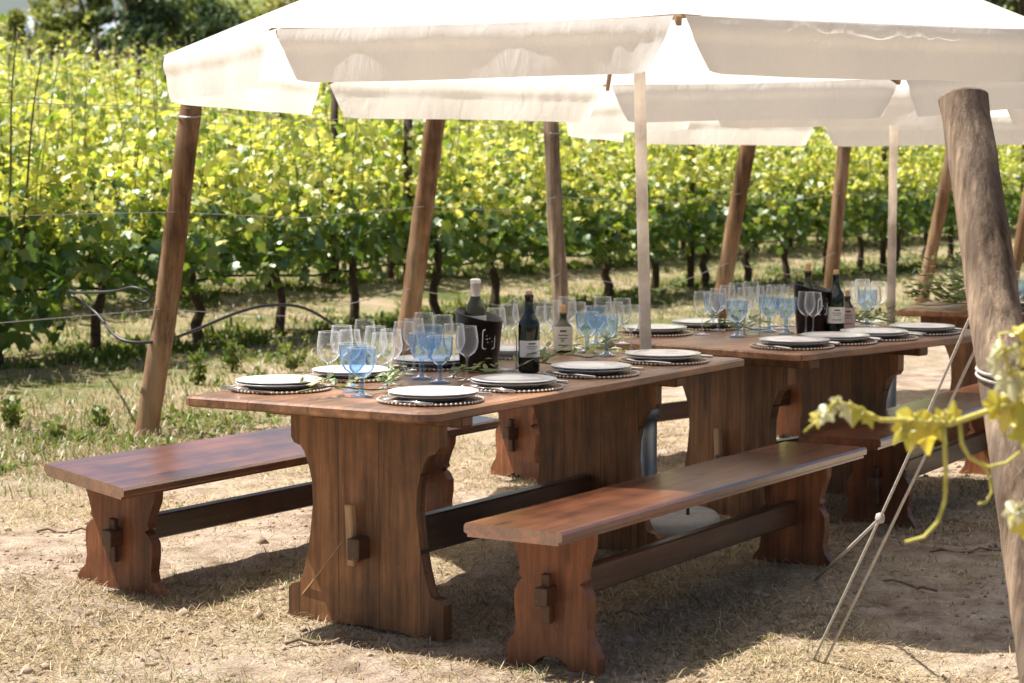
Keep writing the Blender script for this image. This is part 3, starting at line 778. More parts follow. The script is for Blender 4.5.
# benches: origin at the middle of each
def bench_at(o2, az, Lg, W, ins, lab, roll=(0,0), slant=0.0, z=0.0, tw_=1.0):
    f, rz = frame(o2, az); c = f(Lg/2, W/2)
    return make_bench((c[0],c[1],z), rz, Lg, W, ins, lab, roll, slant=slant, tw_=tw_)
bench_at((.141,6.132), 31.7, 2.21, .33, (.24,.27), 'red brown varnished bench nearest the camera, on the near side of the front table')
bench_at((-1.280,7.13), 33, 2.25, .41, (.22,.28), 'sunlit red brown bench on the left side of the front table', (6.5,4.0), slant=.12, tw_=1.2)
bench_at((1.385,8.20), 29, 2.3, .33, (.46,.3), 'shaded bench on the near side of the middle table, behind the yellow vine leaves')
f, rz = frame((.03,9.95), 45); c = f(1.0, 0)
make_bench((c[0],c[1],.04), rz, 2.5, .36, (.25,.25), 'bench on the far side of the middle table, glimpsed between the table legs')

# ------------------------------------------------------------------ parasols
def make_parasol(cx, cy, phi0, zn, zf, Rr, label, zb, tube_h, pole_off=(0,0), stand_label=''):
    root = thing('parasol', label, 'parasol', (cx,cy,zb))
    rim = []
    for k in range(8):
        ph = R(phi0-45*k); x, y = Rr*math.sin(ph), -Rr*math.cos(ph)
        rim.append(Vector((x, y, (zn+zf)/2+(zf-zn)/2*(y/Rr) - zb)))
    apex = Vector((0,0,(zn+zf)/2+.66-zb))
    # canopy: 8 panels sagging between the ribs
    mb = MB(); nu, nvv = 10, 12
    for k in range(8):
        a, b = rim[k], rim[(k+1)%8]
        vs = []
        for i in range(nvv+1):
            q = i/nvv
            for j in range(nu+1):
                u = j/nu; e = a*(1-u)+b*u
                p = apex*(1-q)+e*q
                sag = 4*u*(1-u)
                p = p + Vector((0,0,-.045*sag*q*(1.25-q) + .03*math.sin(math.pi*q)))
                p += (-e.xy.to_3d().normalized())*(.035*sag*q**3)
                vs.append(p)
        fs = [(i*(nu+1)+j, i*(nu+1)+j+1, (i+1)*(nu+1)+j+1, (i+1)*(nu+1)+j) for i in range(nvv) for j in range(nu)]
        mb.add(vs, fs)
    import bmesh
    can = mb.obj('canopy', M['cloth'], root, True)
    bm = bmesh.new(); bm.from_mesh(can.data); bmesh.ops.remove_doubles(bm, verts=bm.verts, dist=.0005); bm.to_mesh(can.data); bm.free()
    rr = random.Random(int(cx*100))
    for k in range(8):
        a, b = rim[k], rim[(k+1)%8]; m = MB(); W_ = (b-a).length; out = ((a+b)/2).xy.to_3d().normalized()
        nx, nz_ = 110, 12; ph = [rr.uniform(0,6) for _ in range(4)]; drop = .172
        vs = []
        for i in range(nz_+1):
            t = i/nz_
            for j in range(nx+1):
                s = j/nx
                ins = .02+.075*t**1.15
                u = (ins + (W_-2*ins)*s)/W_
                sag = 4*u*(1-u); e = a*(1-u)+b*u - out*(.035*sag)
                corner = max(0, 1-min(s,1-s)/.06)**2
                dz = drop*t*(1-.05*corner*t)*(1+.012*math.sin(2*math.pi*u+ph[0]))
                wr = .008*t*math.sin(5.5*u*math.pi+ph[1]) + .005*t*math.sin(13*u+ph[2]) + .002*math.sin(math.pi*min(1,t*2.2))*math.sin(34*u+3*math.sin(7*u+ph[3])) + .012*math.sin(math.pi*t*.5)
                wr += .02*corner*t + (.010*math.sin(math.pi*min(1,t*2.4))*(1-.4*t)-.010*t) + .0014*math.sin(math.pi*min(1,t*1.25))*(math.sin(73*u+5*math.sin(9*u+ph[2])+3*t)+.5*math.sin(141*u+4*math.sin(17*u)-4*t))*(.45+.55*math.sin(6*u+ph[1]))
                vs.append(e + out*wr + Vector((0,0,-.004-dz-.004*(t>0))))
        fs = [(i*(nx+1)+j, i*(nx+1)+j+1, (i+1)*(nx+1)+j+1, (i+1)*(nx+1)+j) for i in range(nz_) for j in range(nx)]
        m.add(vs, fs); m.obj('valance', M['cloth'], can, True)
    p = MB(); p.tube([(pole_off[0],pole_off[1],tube_h-.12),(pole_off[0]*.4,pole_off[1]*.4,apex.z*.6),(0,0,apex.z-.05)], [.0235,.0235,.0235], 14); p.obj('pole', M['pole'], root, True)
    h = MB(); h.lathe([(0,apex.z-.02),(.05,apex.z-.03),(.055,apex.z-.10),(.024,apex.z-.12)], 16); h.obj('hub', M['rib'], root, True)
    rn = MB(); zr = apex.z-.52; rn.lathe([(.024,zr+.05),(.05,zr+.04),(.05,zr-.03),(.024,zr-.04)], 16); rn.obj('runner', M['rib'], root, True)
    for k in range(8):
        e = rim[k]; d = e-apex; s0 = apex+Vector((0,0,-.06)); s1 = apex+d*.985+Vector((0,0,-.03))
        r_ = MB(); ax = (s1-s0); L_ = ax.length; q = ax.to_track_quat('X','Z').to_matrix()
        r_.box((s0+s1)/2, (L_, .018, .03), q, .003); rb = r_.obj('rib', M['rib'], root)
        mid = s0+(s1-s0)*.5+Vector((0,0,-.02)); st0 = Vector((0,0,zr))+d.xy.to_3d().normalized()*.05
        q2 = (mid-st0).to_track_quat('X','Z').to_matrix(); s_ = MB(); s_.box((mid+st0)/2, ((mid-st0).length,.014,.022), q2, .002); s_.obj('strut', M['rib'], rb)
    # weighted stand
    sr = thing('parasol_stand', stand_label, 'parasol stand', (cx+pole_off[0], cy+pole_off[1], zb))
    b = MB(); b.lathe([(0,.0),(.275,0),(.285,.012),(.285,.05),(.272,.064),(.06,.07),(0,.07)], 40); b.obj('concrete_disc', M['concrete'], sr, True)
    g = MB(); g.lathe([(.036,.06),(.036,tube_h),(.036,tube_h),(.05,tube_h+.004),(.045,tube_h+.03),(.027,tube_h+.11),(.0255,tube_h+.115)], 20); g.obj('tube', M['galv'], sr, True)
    for a in (-.35, 2.2, 3.9):
        hx, hy = .17*math.cos(a), .17*math.sin(a); dx, dy = -math.sin(a)*.02, math.cos(a)*.02
        hh = MB(); hh.tube([(hx-dx,hy-dy,.06),(hx-dx,hy-dy,.10),(hx,hy,.125),(hx+dx*1.3,hy+dy*1.3,.12)], .007, 6); hh.obj('hook', M['rust'], sr, True)
    return root
make_parasol(.48, 8.60, 1, 1.945, 1.855, 1.83, 'cream octagonal parasol over the front table, nearest the camera', .05, .44, (.055,.0), 'round pale concrete parasol stand under the front bench, grey tube rising between the tables')
make_parasol(2.107, 12.2, 5, 1.845, 1.765, 1.83, 'cream octagonal parasol over the far tables, its cloth below and behind the front parasol', .05, .30, (.0,.0), 'parasol stand with grey tube seen beneath the middle table')

# ------------------------------------------------------------------ tableware prototypes
ZT = .7605
def un(px, py, z):
    f, p, H = 2200, math.atan(181.5/2200), 1.5
    a = (px-512)/f; b = -(py-341.5)/f
    d = (a, math.cos(p)+b*math.sin(p), -math.sin(p)+b*math.cos(p)); t = (z-H)/d[2]
    return d[0]*t, d[1]*t
used_ = {}
def place(key, maker, loc, rz, label, group):
    if key not in used_:
        r = maker(); used_[key] = r; r.location = loc; r.rotation_euler = (0,0,rz); r['label'] = label; r['group'] = group; return r
    return dup(used_[key], loc, rz, label, group)
def mk_charger():
    r = thing('charger_plate', 'x', 'charger')
    m = MB(); m.lathe([(0,0),(.158,0),(.163,.003),(.163,.006),(.11,.005),(0,.005)], 40); m.obj('woven_disc', M['wicker'], r, True)
    b = MB()
    for k in range(64):
        a = 2*math.pi*k/64; b.lathe([(0,-.0045),(.004,-.002),(.004,.002),(0,.0045)], 6, (.163*math.cos(a), .163*math.sin(a), .0055))
    b.obj('bead_rim', M['bead'], r, True); return r
def mk_plate(mat, motif):
    def f():
        r = thing('dinner_plate', 'x', 'plate')
        m = MB(); m.lathe([(0,.004),(.075,.004),(.085,.0),(.09,.001),(.105,.009),(.138,.0165),(.141,.0185),(.138,.0195),(.105,.0125),(.09,.0075),(.03,.0065),(0,.0065)], 48); m.obj('body', M[mat], r, True)
        if motif:
            q = MB()
            for i, (x, y, a, l) in enumerate(((.112,-.015,.4,.016),(.112,0,1.3,.018),(.115,.013,2.2,.014),(.108,.02,.9,.012))):
                vs = [(x+l*math.cos(a)*t-.003*s*math.sin(a), y+l*math.sin(a)*t+.003*s*math.cos(a), .0155+(x-.105)*.2+l*t*math.cos(a)*.22+.0008) for t, s in ((-.5,0),(0,1),(.5,0),(0,-1))]
                q.add(vs, [(0,1,2,3)])
            q.obj('painted_sprig', M['motif'], r)
        return r
    return f
def mk_fork():
    r = thing('fork', 'x', 'fork')
    m = MB(); m.tube([(-.095,0,.003),(-.02,0,.006),(.03,0,.004)], [.005,.0035,.003], 6)
    m.box((.047,0,.005),(.04,.022,.002),None,.0008)
    m.obj('handle', M['steel'], r, True)
    t = MB()
    for y in (-.009,-.003,.003,.009): t.tube([(.064,y,.005),(.085,y,.008),(.105,y,.011)], [.0016,.0014,.001], 5)
    t.obj('tines', M['steel'], r, True); return r
def mk_knife():
    r = thing('knife', 'x', 'knife')
    m = MB(); m.tube([(-.11,0,.004),(-.05,0,.005),(0,0,.004)], [.0055,.006,.0045], 8); m.obj('handle', M['steel'], r, True)
    b = MB(); b.prism([(0,.0),(.0018,.004),(.0,.0085)], 0, .001)
    b = MB(); b.add([(0,-.008,.003),(.08,-.010,.003),(.108,-.001,.003),(.105,.006,.003),(0,.006,.003),(0,-.008,.0045),(.08,-.010,.0045),(.108,-.001,.0045),(.105,.006,.0045),(0,.006,.0045)],
              [(0,1,2,3,4)[::-1],(5,6,7,8,9)]+[(i,(i+1)%5,5+(i+1)%5,5+i) for i in range(5)]); b.obj('blade', M['steel'], r); return r
def goblet_prof(): return [(0,.003),(.034,.002),(.035,.005),(.018,.010),(.0075,.02),(.006,.033),(.0095,.042),(.007,.051),(.011,.061),(.026,.072),(.038,.090),(.0425,.112),(.0435,.138),(.0445,.154)]
def mk_goblet():
    r = thing('blue_goblet', 'x', 'goblet')
    pf = goblet_prof()
    m = MB(); m.lathe(pf[:9], 28); m.obj('stem', M['blue'], r, True)
    b = MB(); b.lathe(pf[8:], 32); b.obj('bowl', M['blue'], r, True)
    k = MB(); k.lathe([(.0445,.1535),(.0453,.155),(.0445,.1565),(.0435,.155),(.0445,.1535)], 32); k.obj('rim', M['glass'], b_parent(r), True)
    return r
def b_parent(r): return [c for c in r.children if c.name.startswith('bowl')][0]
def mk_wine():
    r = thing('wine_glass', 'x', 'wine glass')
    m = MB(); m.lathe([(0,.003),(.033,.0015),(.0335,.0035),(.014,.006),(.0045,.012),(.0035,.04),(.0035,.072),(.006,.080),(.014,.086)], 28); m.obj('stem', M['glass'], r, True)
    b = MB(); b.lathe([(.014,.086),(.027,.096),(.036,.113),(.039,.131),(.037,.154),(.033,.182)], 32); b.obj('bowl', M['glass'], r, True)
    k = MB(); k.lathe([(.033,.1815),(.0338,.183),(.033,.1845),(.0322,.183),(.033,.1815)], 32); k.obj('rim', M['glass'], b_parent(r), True)
    return r
MK_CH, MK_PL, MK_P0, MK_FK, MK_KN = mk_charger, mk_plate('china', True), mk_plate('china_grey', False), mk_fork, mk_knife
def setting(xy, rz, where, z=ZT, knife=True):
    x, y = xy[0]+random.gauss(0,.008), xy[1]+random.gauss(0,.008); k = random.gauss(0,.007)
    place('ch', MK_CH, (x,y,z), rz, 'woven charger with beaded rim, %s' % where, 'woven chargers')
    place('p0', MK_P0, (x+k,y,z+.006), rz, 'greyish plate under the white one, %s' % where, 'lower plates')
    place('p1', MK_PL, (x+k,y-k,z+.0145), rz+random.uniform(-.3,.3), 'white top plate with lilac sprig, %s' % where, 'white top plates')
    c, s = math.cos(rz), math.sin(rz)
    def loc(a, b): return (x+a*c-b*s, y+a*s+b*c)
    q = loc(-.155,-.02); place('fk', MK_FK, (q[0],q[1],z+.008), rz+1.57+random.uniform(-.25,.1), 'steel fork left of the plates, %s' % where, 'forks')
    if knife:
        q = loc(.155,-.01); place('kn', MK_KN, (q[0],q[1],z+.008), rz+1.57+random.uniform(-.1,.1), 'steel knife right of the plates, %s' % where, 'knives')
random.seed(9)
for i, u in enumerate((.29,.735,1.285,1.835)):
    setting(f1(u,.185), rz1, '%s place on the near side of the front table' % ORD[i])
for i, u in enumerate((.315,.74,1.22,1.72)):
    setting(f1(u,.80), rz1+math.pi, '%s place on the far side of the front table' % ORD[i])
for i, (u, v) in enumerate(((.25,.21),(.54,.2),(.84,.185),(1.22,.2))):
    setting(f2(u,v), rz2, '%s place on the near side of the middle table' % ORD[i])
for i, (px, py) in enumerate(((655,328),(703,322.5))):
    setting(un(px,py,.785), rz2+math.pi, '%s place on the far side of the middle table' % ORD[i], knife=False)
setting(f3(.3,.22), rz3, 'beside the blue goblets on the far table', knife=False)
# goblets and glasses (foot positions on the tables)
G1 = [(362,397,'frontmost at the left end'),(353,392,'close behind the frontmost one, overlapping it'),(422,379,'left one beside the ice bucket'),(440,383,'right one beside the ice bucket'),
      (587,352.5,'left one beside the small cream bottle'),(606.5,356,'right one beside the small cream bottle')]
for px, py, w in G1:
    x, y = un(px,py,ZT); place('gob', mk_goblet, (x,y,ZT), random.uniform(0,6), 'blue goblet on the front table, %s' % w, 'blue goblets')
G2 = [(713,329,'leftmost behind the wine glasses'),(737,337,'nearest the bright green leaves'),(769,332,'left of the ice bucket, rear one'),(786,334,'left of the ice bucket, front one'),(867,324,'right of the dark wine bottle')]
for px, py, w in G2:
    x, y = un(px,py,ZT); place('gob', mk_goblet, (x,y,ZT), random.uniform(0,6), 'blue goblet on the middle table, %s' % w, 'blue goblets')
G1b = [(430,369,'rear one behind the pair'),(596,345,'rear one beside the parasol pole')]
for px, py, w in G1b:
    x, y = un(px,py,ZT); place('gob', mk_goblet, (x,y,ZT), random.uniform(0,6), 'blue goblet on the front table, %s' % w, 'blue goblets')
G3 = [(941,306,'left one of two'),(953,306.5,'right one of two')]
W1 = [(329,388,'leftmost, before the end plate'),(342,380,'second from the left end, behind the leftmost'),(376,381,'just behind the frontmost blue goblet'),(391,385,'right of the frontmost blue goblet'),(404,375,'tall one left of the blue pair'),
      (414,371,'rear one left of the blue pair'),(454,378,'left one before the ice bucket'),(467,381,'right one before the ice bucket'),(545,355,'between tall bottle and small cream bottle'),(577,349,'behind the left goblet of the right pair'),
      (614,349,'between the right goblets and the parasol pole'),(631,353,'in front of the parasol pole'),(553,347,'behind the small cream bottle'),(509,352,'left one beyond the tall bottle'),(537,349,'right one beyond the tall bottle'),(522,347,'middle one beyond the tall bottle'),(496,357,'beyond the right rim of the ice bucket'),(443,366,'beyond the left rim of the ice bucket'),(365,372,'rear one behind the frontmost blue goblet'),(424,363,'rearmost one left of the ice bucket'),(383,390,'nearest the front plate'),(350,386,'between the leftmost glass and the frontmost goblet'),(567,342,'rear one right of the small cream bottle'),(603,342,'rear one beyond the right goblets'),(622,344,'rear one behind the parasol pole')]
for px, py, w in W1:
    x, y = un(px,py,ZT); place('wine', mk_wine, (x,y,ZT), random.uniform(0,6), 'clear stemmed wine glass on the front table, %s' % w, 'wine glasses')
W2 = [(702,335,'leftmost'),(718,331,'second from the left, beside a goblet'),(745,330,'left one behind the bright green leaves'),(756,329,'right one behind the bright green leaves'),(764,327,'rear one in the middle of the cluster'),
      (806,335,'left one before the ice bucket'),(813,336,'right one before the ice bucket'),(851,326,'right of the dark wine bottle'),(858,322,'rear one right of the dark wine bottle'),(878,322,'by the second parasol pole, left of it'),(727,327,'rear one beside the leftmost goblet'),(774,326,'rear one behind the two middle goblets'),(781,329,'right one behind the two middle goblets'),(790,326,'beyond the left rim of the ice bucket'),(736,324,'rearmost one at the left'),(751,322,'rearmost one in the middle'),(862,319,'rearmost one at the right'),(872,327,'right of the rightmost goblet')]
for px, py, w in W2:
    x, y = un(px,py,ZT); place('wine', mk_wine, (x,y,ZT), random.uniform(0,6), 'clear stemmed wine glass on the middle table, %s' % w, 'wine glasses')
for (u, v), w in zip(((.14,.32),(.17,.24)), ('left one of two','right one of two')):
    x, y = f3(u, v); place('gob', mk_goblet, (x,y,ZT), random.uniform(0,6), 'blue glass goblet on the far table, %s' % w, 'blue goblets')
for (u, v), w in zip(((.35,.46),(.38,.36)), ('left one','right one')):
    x, y = f3(u, v); place('wine', mk_wine, (x,y,ZT), random.uniform(0,6), 'clear stemmed wine glass on the far table, %s' % w, 'wine glasses')

# bottles
def bottle(name, label, cat, loc, h, r, mat, labmat, lab=(.22,.58), cap='cork', tilt=0, rz=0, neck=.0145, face=-90, caph=.03):
    root = thing(name, label, cat, loc, rz); root.rotation_euler = (R(tilt), 0, rz)
    g = MB(); s = h/.30
    g.lathe([(0,.004),(r*.8,.002),(r*.97,.006),(r,.014),(r,.175*s),(r*.97,.19*s),(r*.8,.208*s),(r*.55,.226*s),(neck*1.1,.245*s),(neck,.26*s),(neck,h-.012),(neck*1.15,h-.011),(neck*1.15,h-.004),(neck*.95,h),(0,h)], 28)
    g.obj('glass_body', M[mat], root, True)
    n = 16; span = R(150); a0 = R(face)-span/2; m = MB()
    vs = [((r+.0008)*math.cos(a0+span*i/n), (r+.0008)*math.sin(a0+span*i/n), z) for z in (lab[0]*.3*s*.6, lab[1]*.3*s) for i in range(n+1)]
    m.add(vs, [(i,i+1,n+2+i,n+1+i) for i in range(n)]); lb = m.obj('paper_label', M[labmat], root, True)
    ik = MB()      # printed lines too small to read
    for (z0, z1, w0) in ((.78,.86,.25),(.62,.66,.4),(.5,.53,.34),(.2,.24,.4)):
        zz0 = lab[0]*.18*s+(lab[1]*.3*s-lab[0]*.18*s)*z0; zz1 = lab[0]*.18*s+(lab[1]*.3*s-lab[0]*.18*s)*z1
        k = 6; b0 = R(face)-span*w0/2
        vv = [((r+.0016)*math.cos(b0+span*w0*i/k), (r+.0016)*math.sin(b0+span*w0*i/k), z) for z in (zz0,zz1) for i in range(k+1)]
        ik.add(vv, [(i,i+1,k+2+i,k+1+i) for i in range(k)])
    ik.obj('print', M['ink'], lb)
    c = MB()
    if cap == 'cork': c.lathe([(neck*.8,h-.002),(neck*.85,h+caph*.75),(neck*.7,h+caph),(0,h+caph)], 14)
    else: c.lathe([(neck*1.12,h-.075*s),(neck*1.2,h-.012),(neck*1.32,h-.011),(neck*1.32,h+.003),(neck*1.0,h+.006),(0,h+.006)], 18)
    c.obj('cork' if cap == 'cork' else 'foil_capsule', M['cork' if cap == 'cork' else cap], root, True)
    return root
def bucket(loc, rz, label):
    root = thing('ice_bucket', label, 'ice bucket', loc, rz)
    m = MB(); n = 40; vs = []; prof = [(.062,0),(.066,.003),(.084,1.0),(.087,1.0),(.084,.99),(.063,.02)]
    def top(a): return .20+.022*math.cos(a-R(150))
    for r, q in prof:
        for k in range(n):
            a = 2*math.pi*k/n; z = q*top(a) if q > .05 else q
            vs.append((r*math.cos(a), r*math.sin(a), z))
    fs = [(i*n+k, i*n+(k+1)%n, (i+1)*n+(k+1)%n, (i+1)*n+k) for i in range(len(prof)-1) for k in range(n)]
    fs += [tuple(range(n))[::-1], tuple(5*n+k for k in range(n))]
    m.add(vs, fs); b = m.obj('body', M['black'], root, True)
    lg = MB()
    def P(s, z, off=.0012):
        r = .066+(.084-.066)*z/.2+off; a = R(-62)+s/r-rz; return (r*math.cos(a), r*math.sin(a), z)
    ring = []; hw, hh, cr = .026, .036, .010
    for cx, cz, a0 in ((hw-cr,hh-cr,0),(-hw+cr,hh-cr,90),(-hw+cr,-hh+cr,180),(hw-cr,-hh+cr,270)):
        for i in range(5): a = R(a0+22.5*i); ring.append((cx+cr*math.cos(a), cz+cr*math.sin(a)))
    k = len(ring); zc = .118
    o = [P(s, z+zc) for s, z in ring]+[P(s*.86, z*.9+zc) for s, z in ring]
    lg.add(o, [(i,(i+1)%k,k+(i+1)%k,k+i) for i in range(k)])
    for sx, z0, w in ((0,.012,.022),(-.004,0,.016),(.003,-.011,.02)):
        lg.add([P(sx-w/2,z0+zc-.002),P(sx+w/2,z0+zc+.001),P(sx+w/2,z0+zc+.004),P(sx-w/2,z0+zc+.001)], [(0,1,2,3)])
    lg.obj('emblem', M['logo'], b)
    return root
def xy(px, py): return un(px, py, ZT)
x, y = xy(479,371); bucket((x,y,ZT), 0, 'black ice bucket with slanted rim and white emblem on the front table')
bottle('wine_bottle', 'wine bottle with pale foil neck standing in the ice bucket of the front table', 'bottle', (x-.012,y+.005,ZT+.035), .285, .039, 'bottle_green', 'label', cap='foil', tilt=4)
x, y = xy(529,373); bottle('wine_bottle', 'tall dark wine bottle with white label on the front table right of the ice bucket', 'bottle', (x,y,ZT), .275, .0375, 'bottle', 'label', (.35,.42), rz=.3, caph=.012)
x, y = xy(563,352.5); bottle('small_bottle', 'short olive bottle with big cream label and cork on the front table', 'bottle', (x,y,ZT), .155, .037, 'bottle_green', 'label_cream', (.12,.66), caph=.03, neck=.013)
x, y = xy(812,333); bucket((x,y,ZT), .15, 'black ice bucket with white emblem on the middle table')
bottle('wine_bottle', 'wine bottle with cork coloured neck leaning in the ice bucket of the middle table', 'bottle', (x-.02,y+.02,ZT+.008), .262, .039, 'bottle_green', 'label', cap='cork', tilt=5, caph=.03)
x, y = xy(835.5,333.5); bottle('wine_bottle', 'tall dark wine bottle with pinkish white label on the middle table', 'bottle', (x,y,ZT), .255, .0375, 'bottle', 'label', (.3,.45), caph=.018)
x, y = xy(847,330); bottle('small_bottle', 'small bottle with rose label right of the tall bottle on the middle table', 'bottle', (x,y,ZT), .15, .034, 'bottle_green', 'label_rose', (.12,.66), caph=.025, neck=.013)
def carafe(loc, label):
    r = thing('water_carafe', label, 'carafe', loc)
    m = MB(); m.lathe([(0,.003),(.036,.002),(.038,.008),(.037,.11),(.033,.13),(.032,.14)], 28); m.obj('glass_body', M['glass'], r, True)
    w = MB(); w.lathe([(0,.006),(.0345,.007),(.0345,.07),(0,.07)], 24); w.obj('water', M['water'], r, True)
x, y = xy(507,371); carafe((x,y,ZT), 'clear straight water carafe between ice bucket and tall bottle on the front table')
x, y = xy(752,335); carafe((x,y,ZT), 'clear straight water carafe among the goblets of the middle table')

# greenery laid along the middle of the tables
def sprig(xy_, rz, label, seed, n=16, ln=.34, bushy=.03, size=(.035,.06)):
    random.seed(seed)
    r = thing('greenery_sprig', label, 'greenery', (xy_[0],xy_[1],ZT+.012), rz, 'greenery along the tables')
    st = MB(); pts = [(ln*(i/6-.5), .02*math.sin(i*1.1+seed), .012+.012*math.sin(i*.9)) for i in range(7)]
    st.tube(pts, [.0032]*6+[.002], 6); st.obj('stem', M['cane'], r, True)
    lf = MB()
    for i in range(n):
        q = i/n; x = ln*(q-.5); s = 1 if i % 2 else -1
        P = Vector((x, random.gauss(0,.012), .015+abs(random.gauss(0,bushy)))); l = random.uniform(*size); w = l*random.uniform(.3,.45)
        a = random.uniform(.5,1.2)*s; t = Vector((math.cos(a), math.sin(a), random.uniform(-.05,.7))).normalized(); nn = Vector((random.gauss(0,.3),random.gauss(0,.3),1)).normalized(); b = nn.cross(t).normalized(); nn = t.cross(b)
        vs = [P, P+t*l*.3+b*w*.5-nn*.002, P+t*l*.65+b*w*.42-nn*.003, P+t*l-nn*.006, P+t*l*.65-b*w*.42-nn*.003, P+t*l*.3-b*w*.5-nn*.002, P+t*l*.5+nn*.002]
        lf.add(vs, [(0,1,6),(1,2,6),(2,3,6),(3,4,6),(4,5,6),(5,0,6)])
    lf.obj('leaves', M['sprig'], r)
SP = [(f1(.26,.50),'leafy green sprig at the left end of the front table'),(f1(.55,.53),'leafy green sprig behind the frontmost goblets of the front table'),(f1(.9,.42),'leafy green sprig before the ice bucket of the front table'),
      (f1(1.30,.40),'leafy green sprig right of the tall bottle on the front table'),(f1(1.62,.46),'leafy green sprig by the small cream bottle of the front table'),(f1(1.93,.5),'leafy green sprig at the pole end of the front table'),
      (un(722,331,ZT),'bright green leafy sprig at the left end of the middle table'),(un(748,334,ZT),'leafy green sprig below the goblets of the middle table'),(un(856,327,ZT),'leafy green sprig right of the bottles on the middle table'),(un(878,325,ZT),'leafy green sprig by the second parasol pole')]
for i, (p_, lab) in enumerate(SP): sprig(p_, rz1+random.uniform(-.5,.5) if i < 6 else rz2+random.uniform(-.4,.4), lab, 60+i, 20, .34 if i < 6 else .24, .022)
sprig(f3(.10,.62), rz3+1.2, 'bushy green arrangement at the left end of the far table', 80, 220, .50, .085, (.04,.075))
sprig(f3(.40,.66), rz3, 'second bushy green arrangement behind the first on the far table', 82, 170, .5, .085, (.04,.075))
sprig(f3(.2,.30), rz3+.6, 'green leaves under the blue goblets of the far table', 81, 30, .3, .03)

# ------------------------------------------------------------------ near post, guy ropes, foreground shoot
np_ = leaning_post('vine_post', (1.30,4.92,-.04), (1.128,5.58,1.655), .065, .0625, M['post_old'], 'thick grey weathered post leaning in at the right foreground', None, 11, False)
def on_post(z):
    q = (z+.04)/1.695; return Vector((1.30+(1.128-1.30)*q, 4.92+(5.58-4.92)*q, z))
w = MB(); c = on_post(.985)-Vector((1.30,4.92,-.04))
for dz in (-.005, .006):
    w.tube([(c.x+.0665*math.cos(a), c.y+.0665*math.sin(a), c.z+dz*2+.014*math.sin(a+dz*60)) for a in np.linspace(0, 2*math.pi, 24)], .0042, 6)
w.obj('cord_wrap', M['rope'], np_, True)
pa = on_post(1.22); g0 = Vector((.895,6.53,-.03)); g1 = Vector((.925,6.50,-.03))
def lerp(a, b, t): return a*(1-t)+b*t
pk = lerp(pa+Vector((.02,.075,.0)), g0, .56)
rp = thing('guy_rope', 'pale rope with a knot and loose tail, stretched from ground to near post', 'rope', g0, 0, 'guy ropes of the near post')
m = MB(); m.tube([tuple(lerp(pa+Vector((.02,.075,.0)), g0, t)-g0+Vector((0,0,-.015*math.sin(math.pi*t)))) for t in np.linspace(0,1,14)], .0040, 7); m.obj('strand', M['rope'], rp, True)
m = MB(); m.lathe([(0,-.016),(.011,-.012),(.014,0),(.011,.012),(0,.016)], 10, tuple(pk-g0+Vector((0,0,-.015)))); m.obj('knot', M['rope'], rp, True)
tl = Vector(un(816,576,.06)+(.05,))
m = MB(); m.tube([tuple(pk-g0-Vector((0,0,.015))), tuple(lerp(pk,tl,.5)-g0+Vector((0,0,-.01))), tuple(tl-g0)], .005, 7); m.obj('loose_tail', M['rope'], rp, True)
rp = thing('guy_rope', 'pale straight rope without knot, stretched from ground to near post', 'rope', g1, 0, 'guy ropes of the near post')
m = MB(); m.tube([tuple(lerp(pa+Vector((.05,.07,-.05)), g1, t)-g1+Vector((0,0,-.01*math.sin(math.pi*t)))) for t in np.linspace(0,1,14)], .0040, 7); m.obj('strand', M['rope'], rp, True)

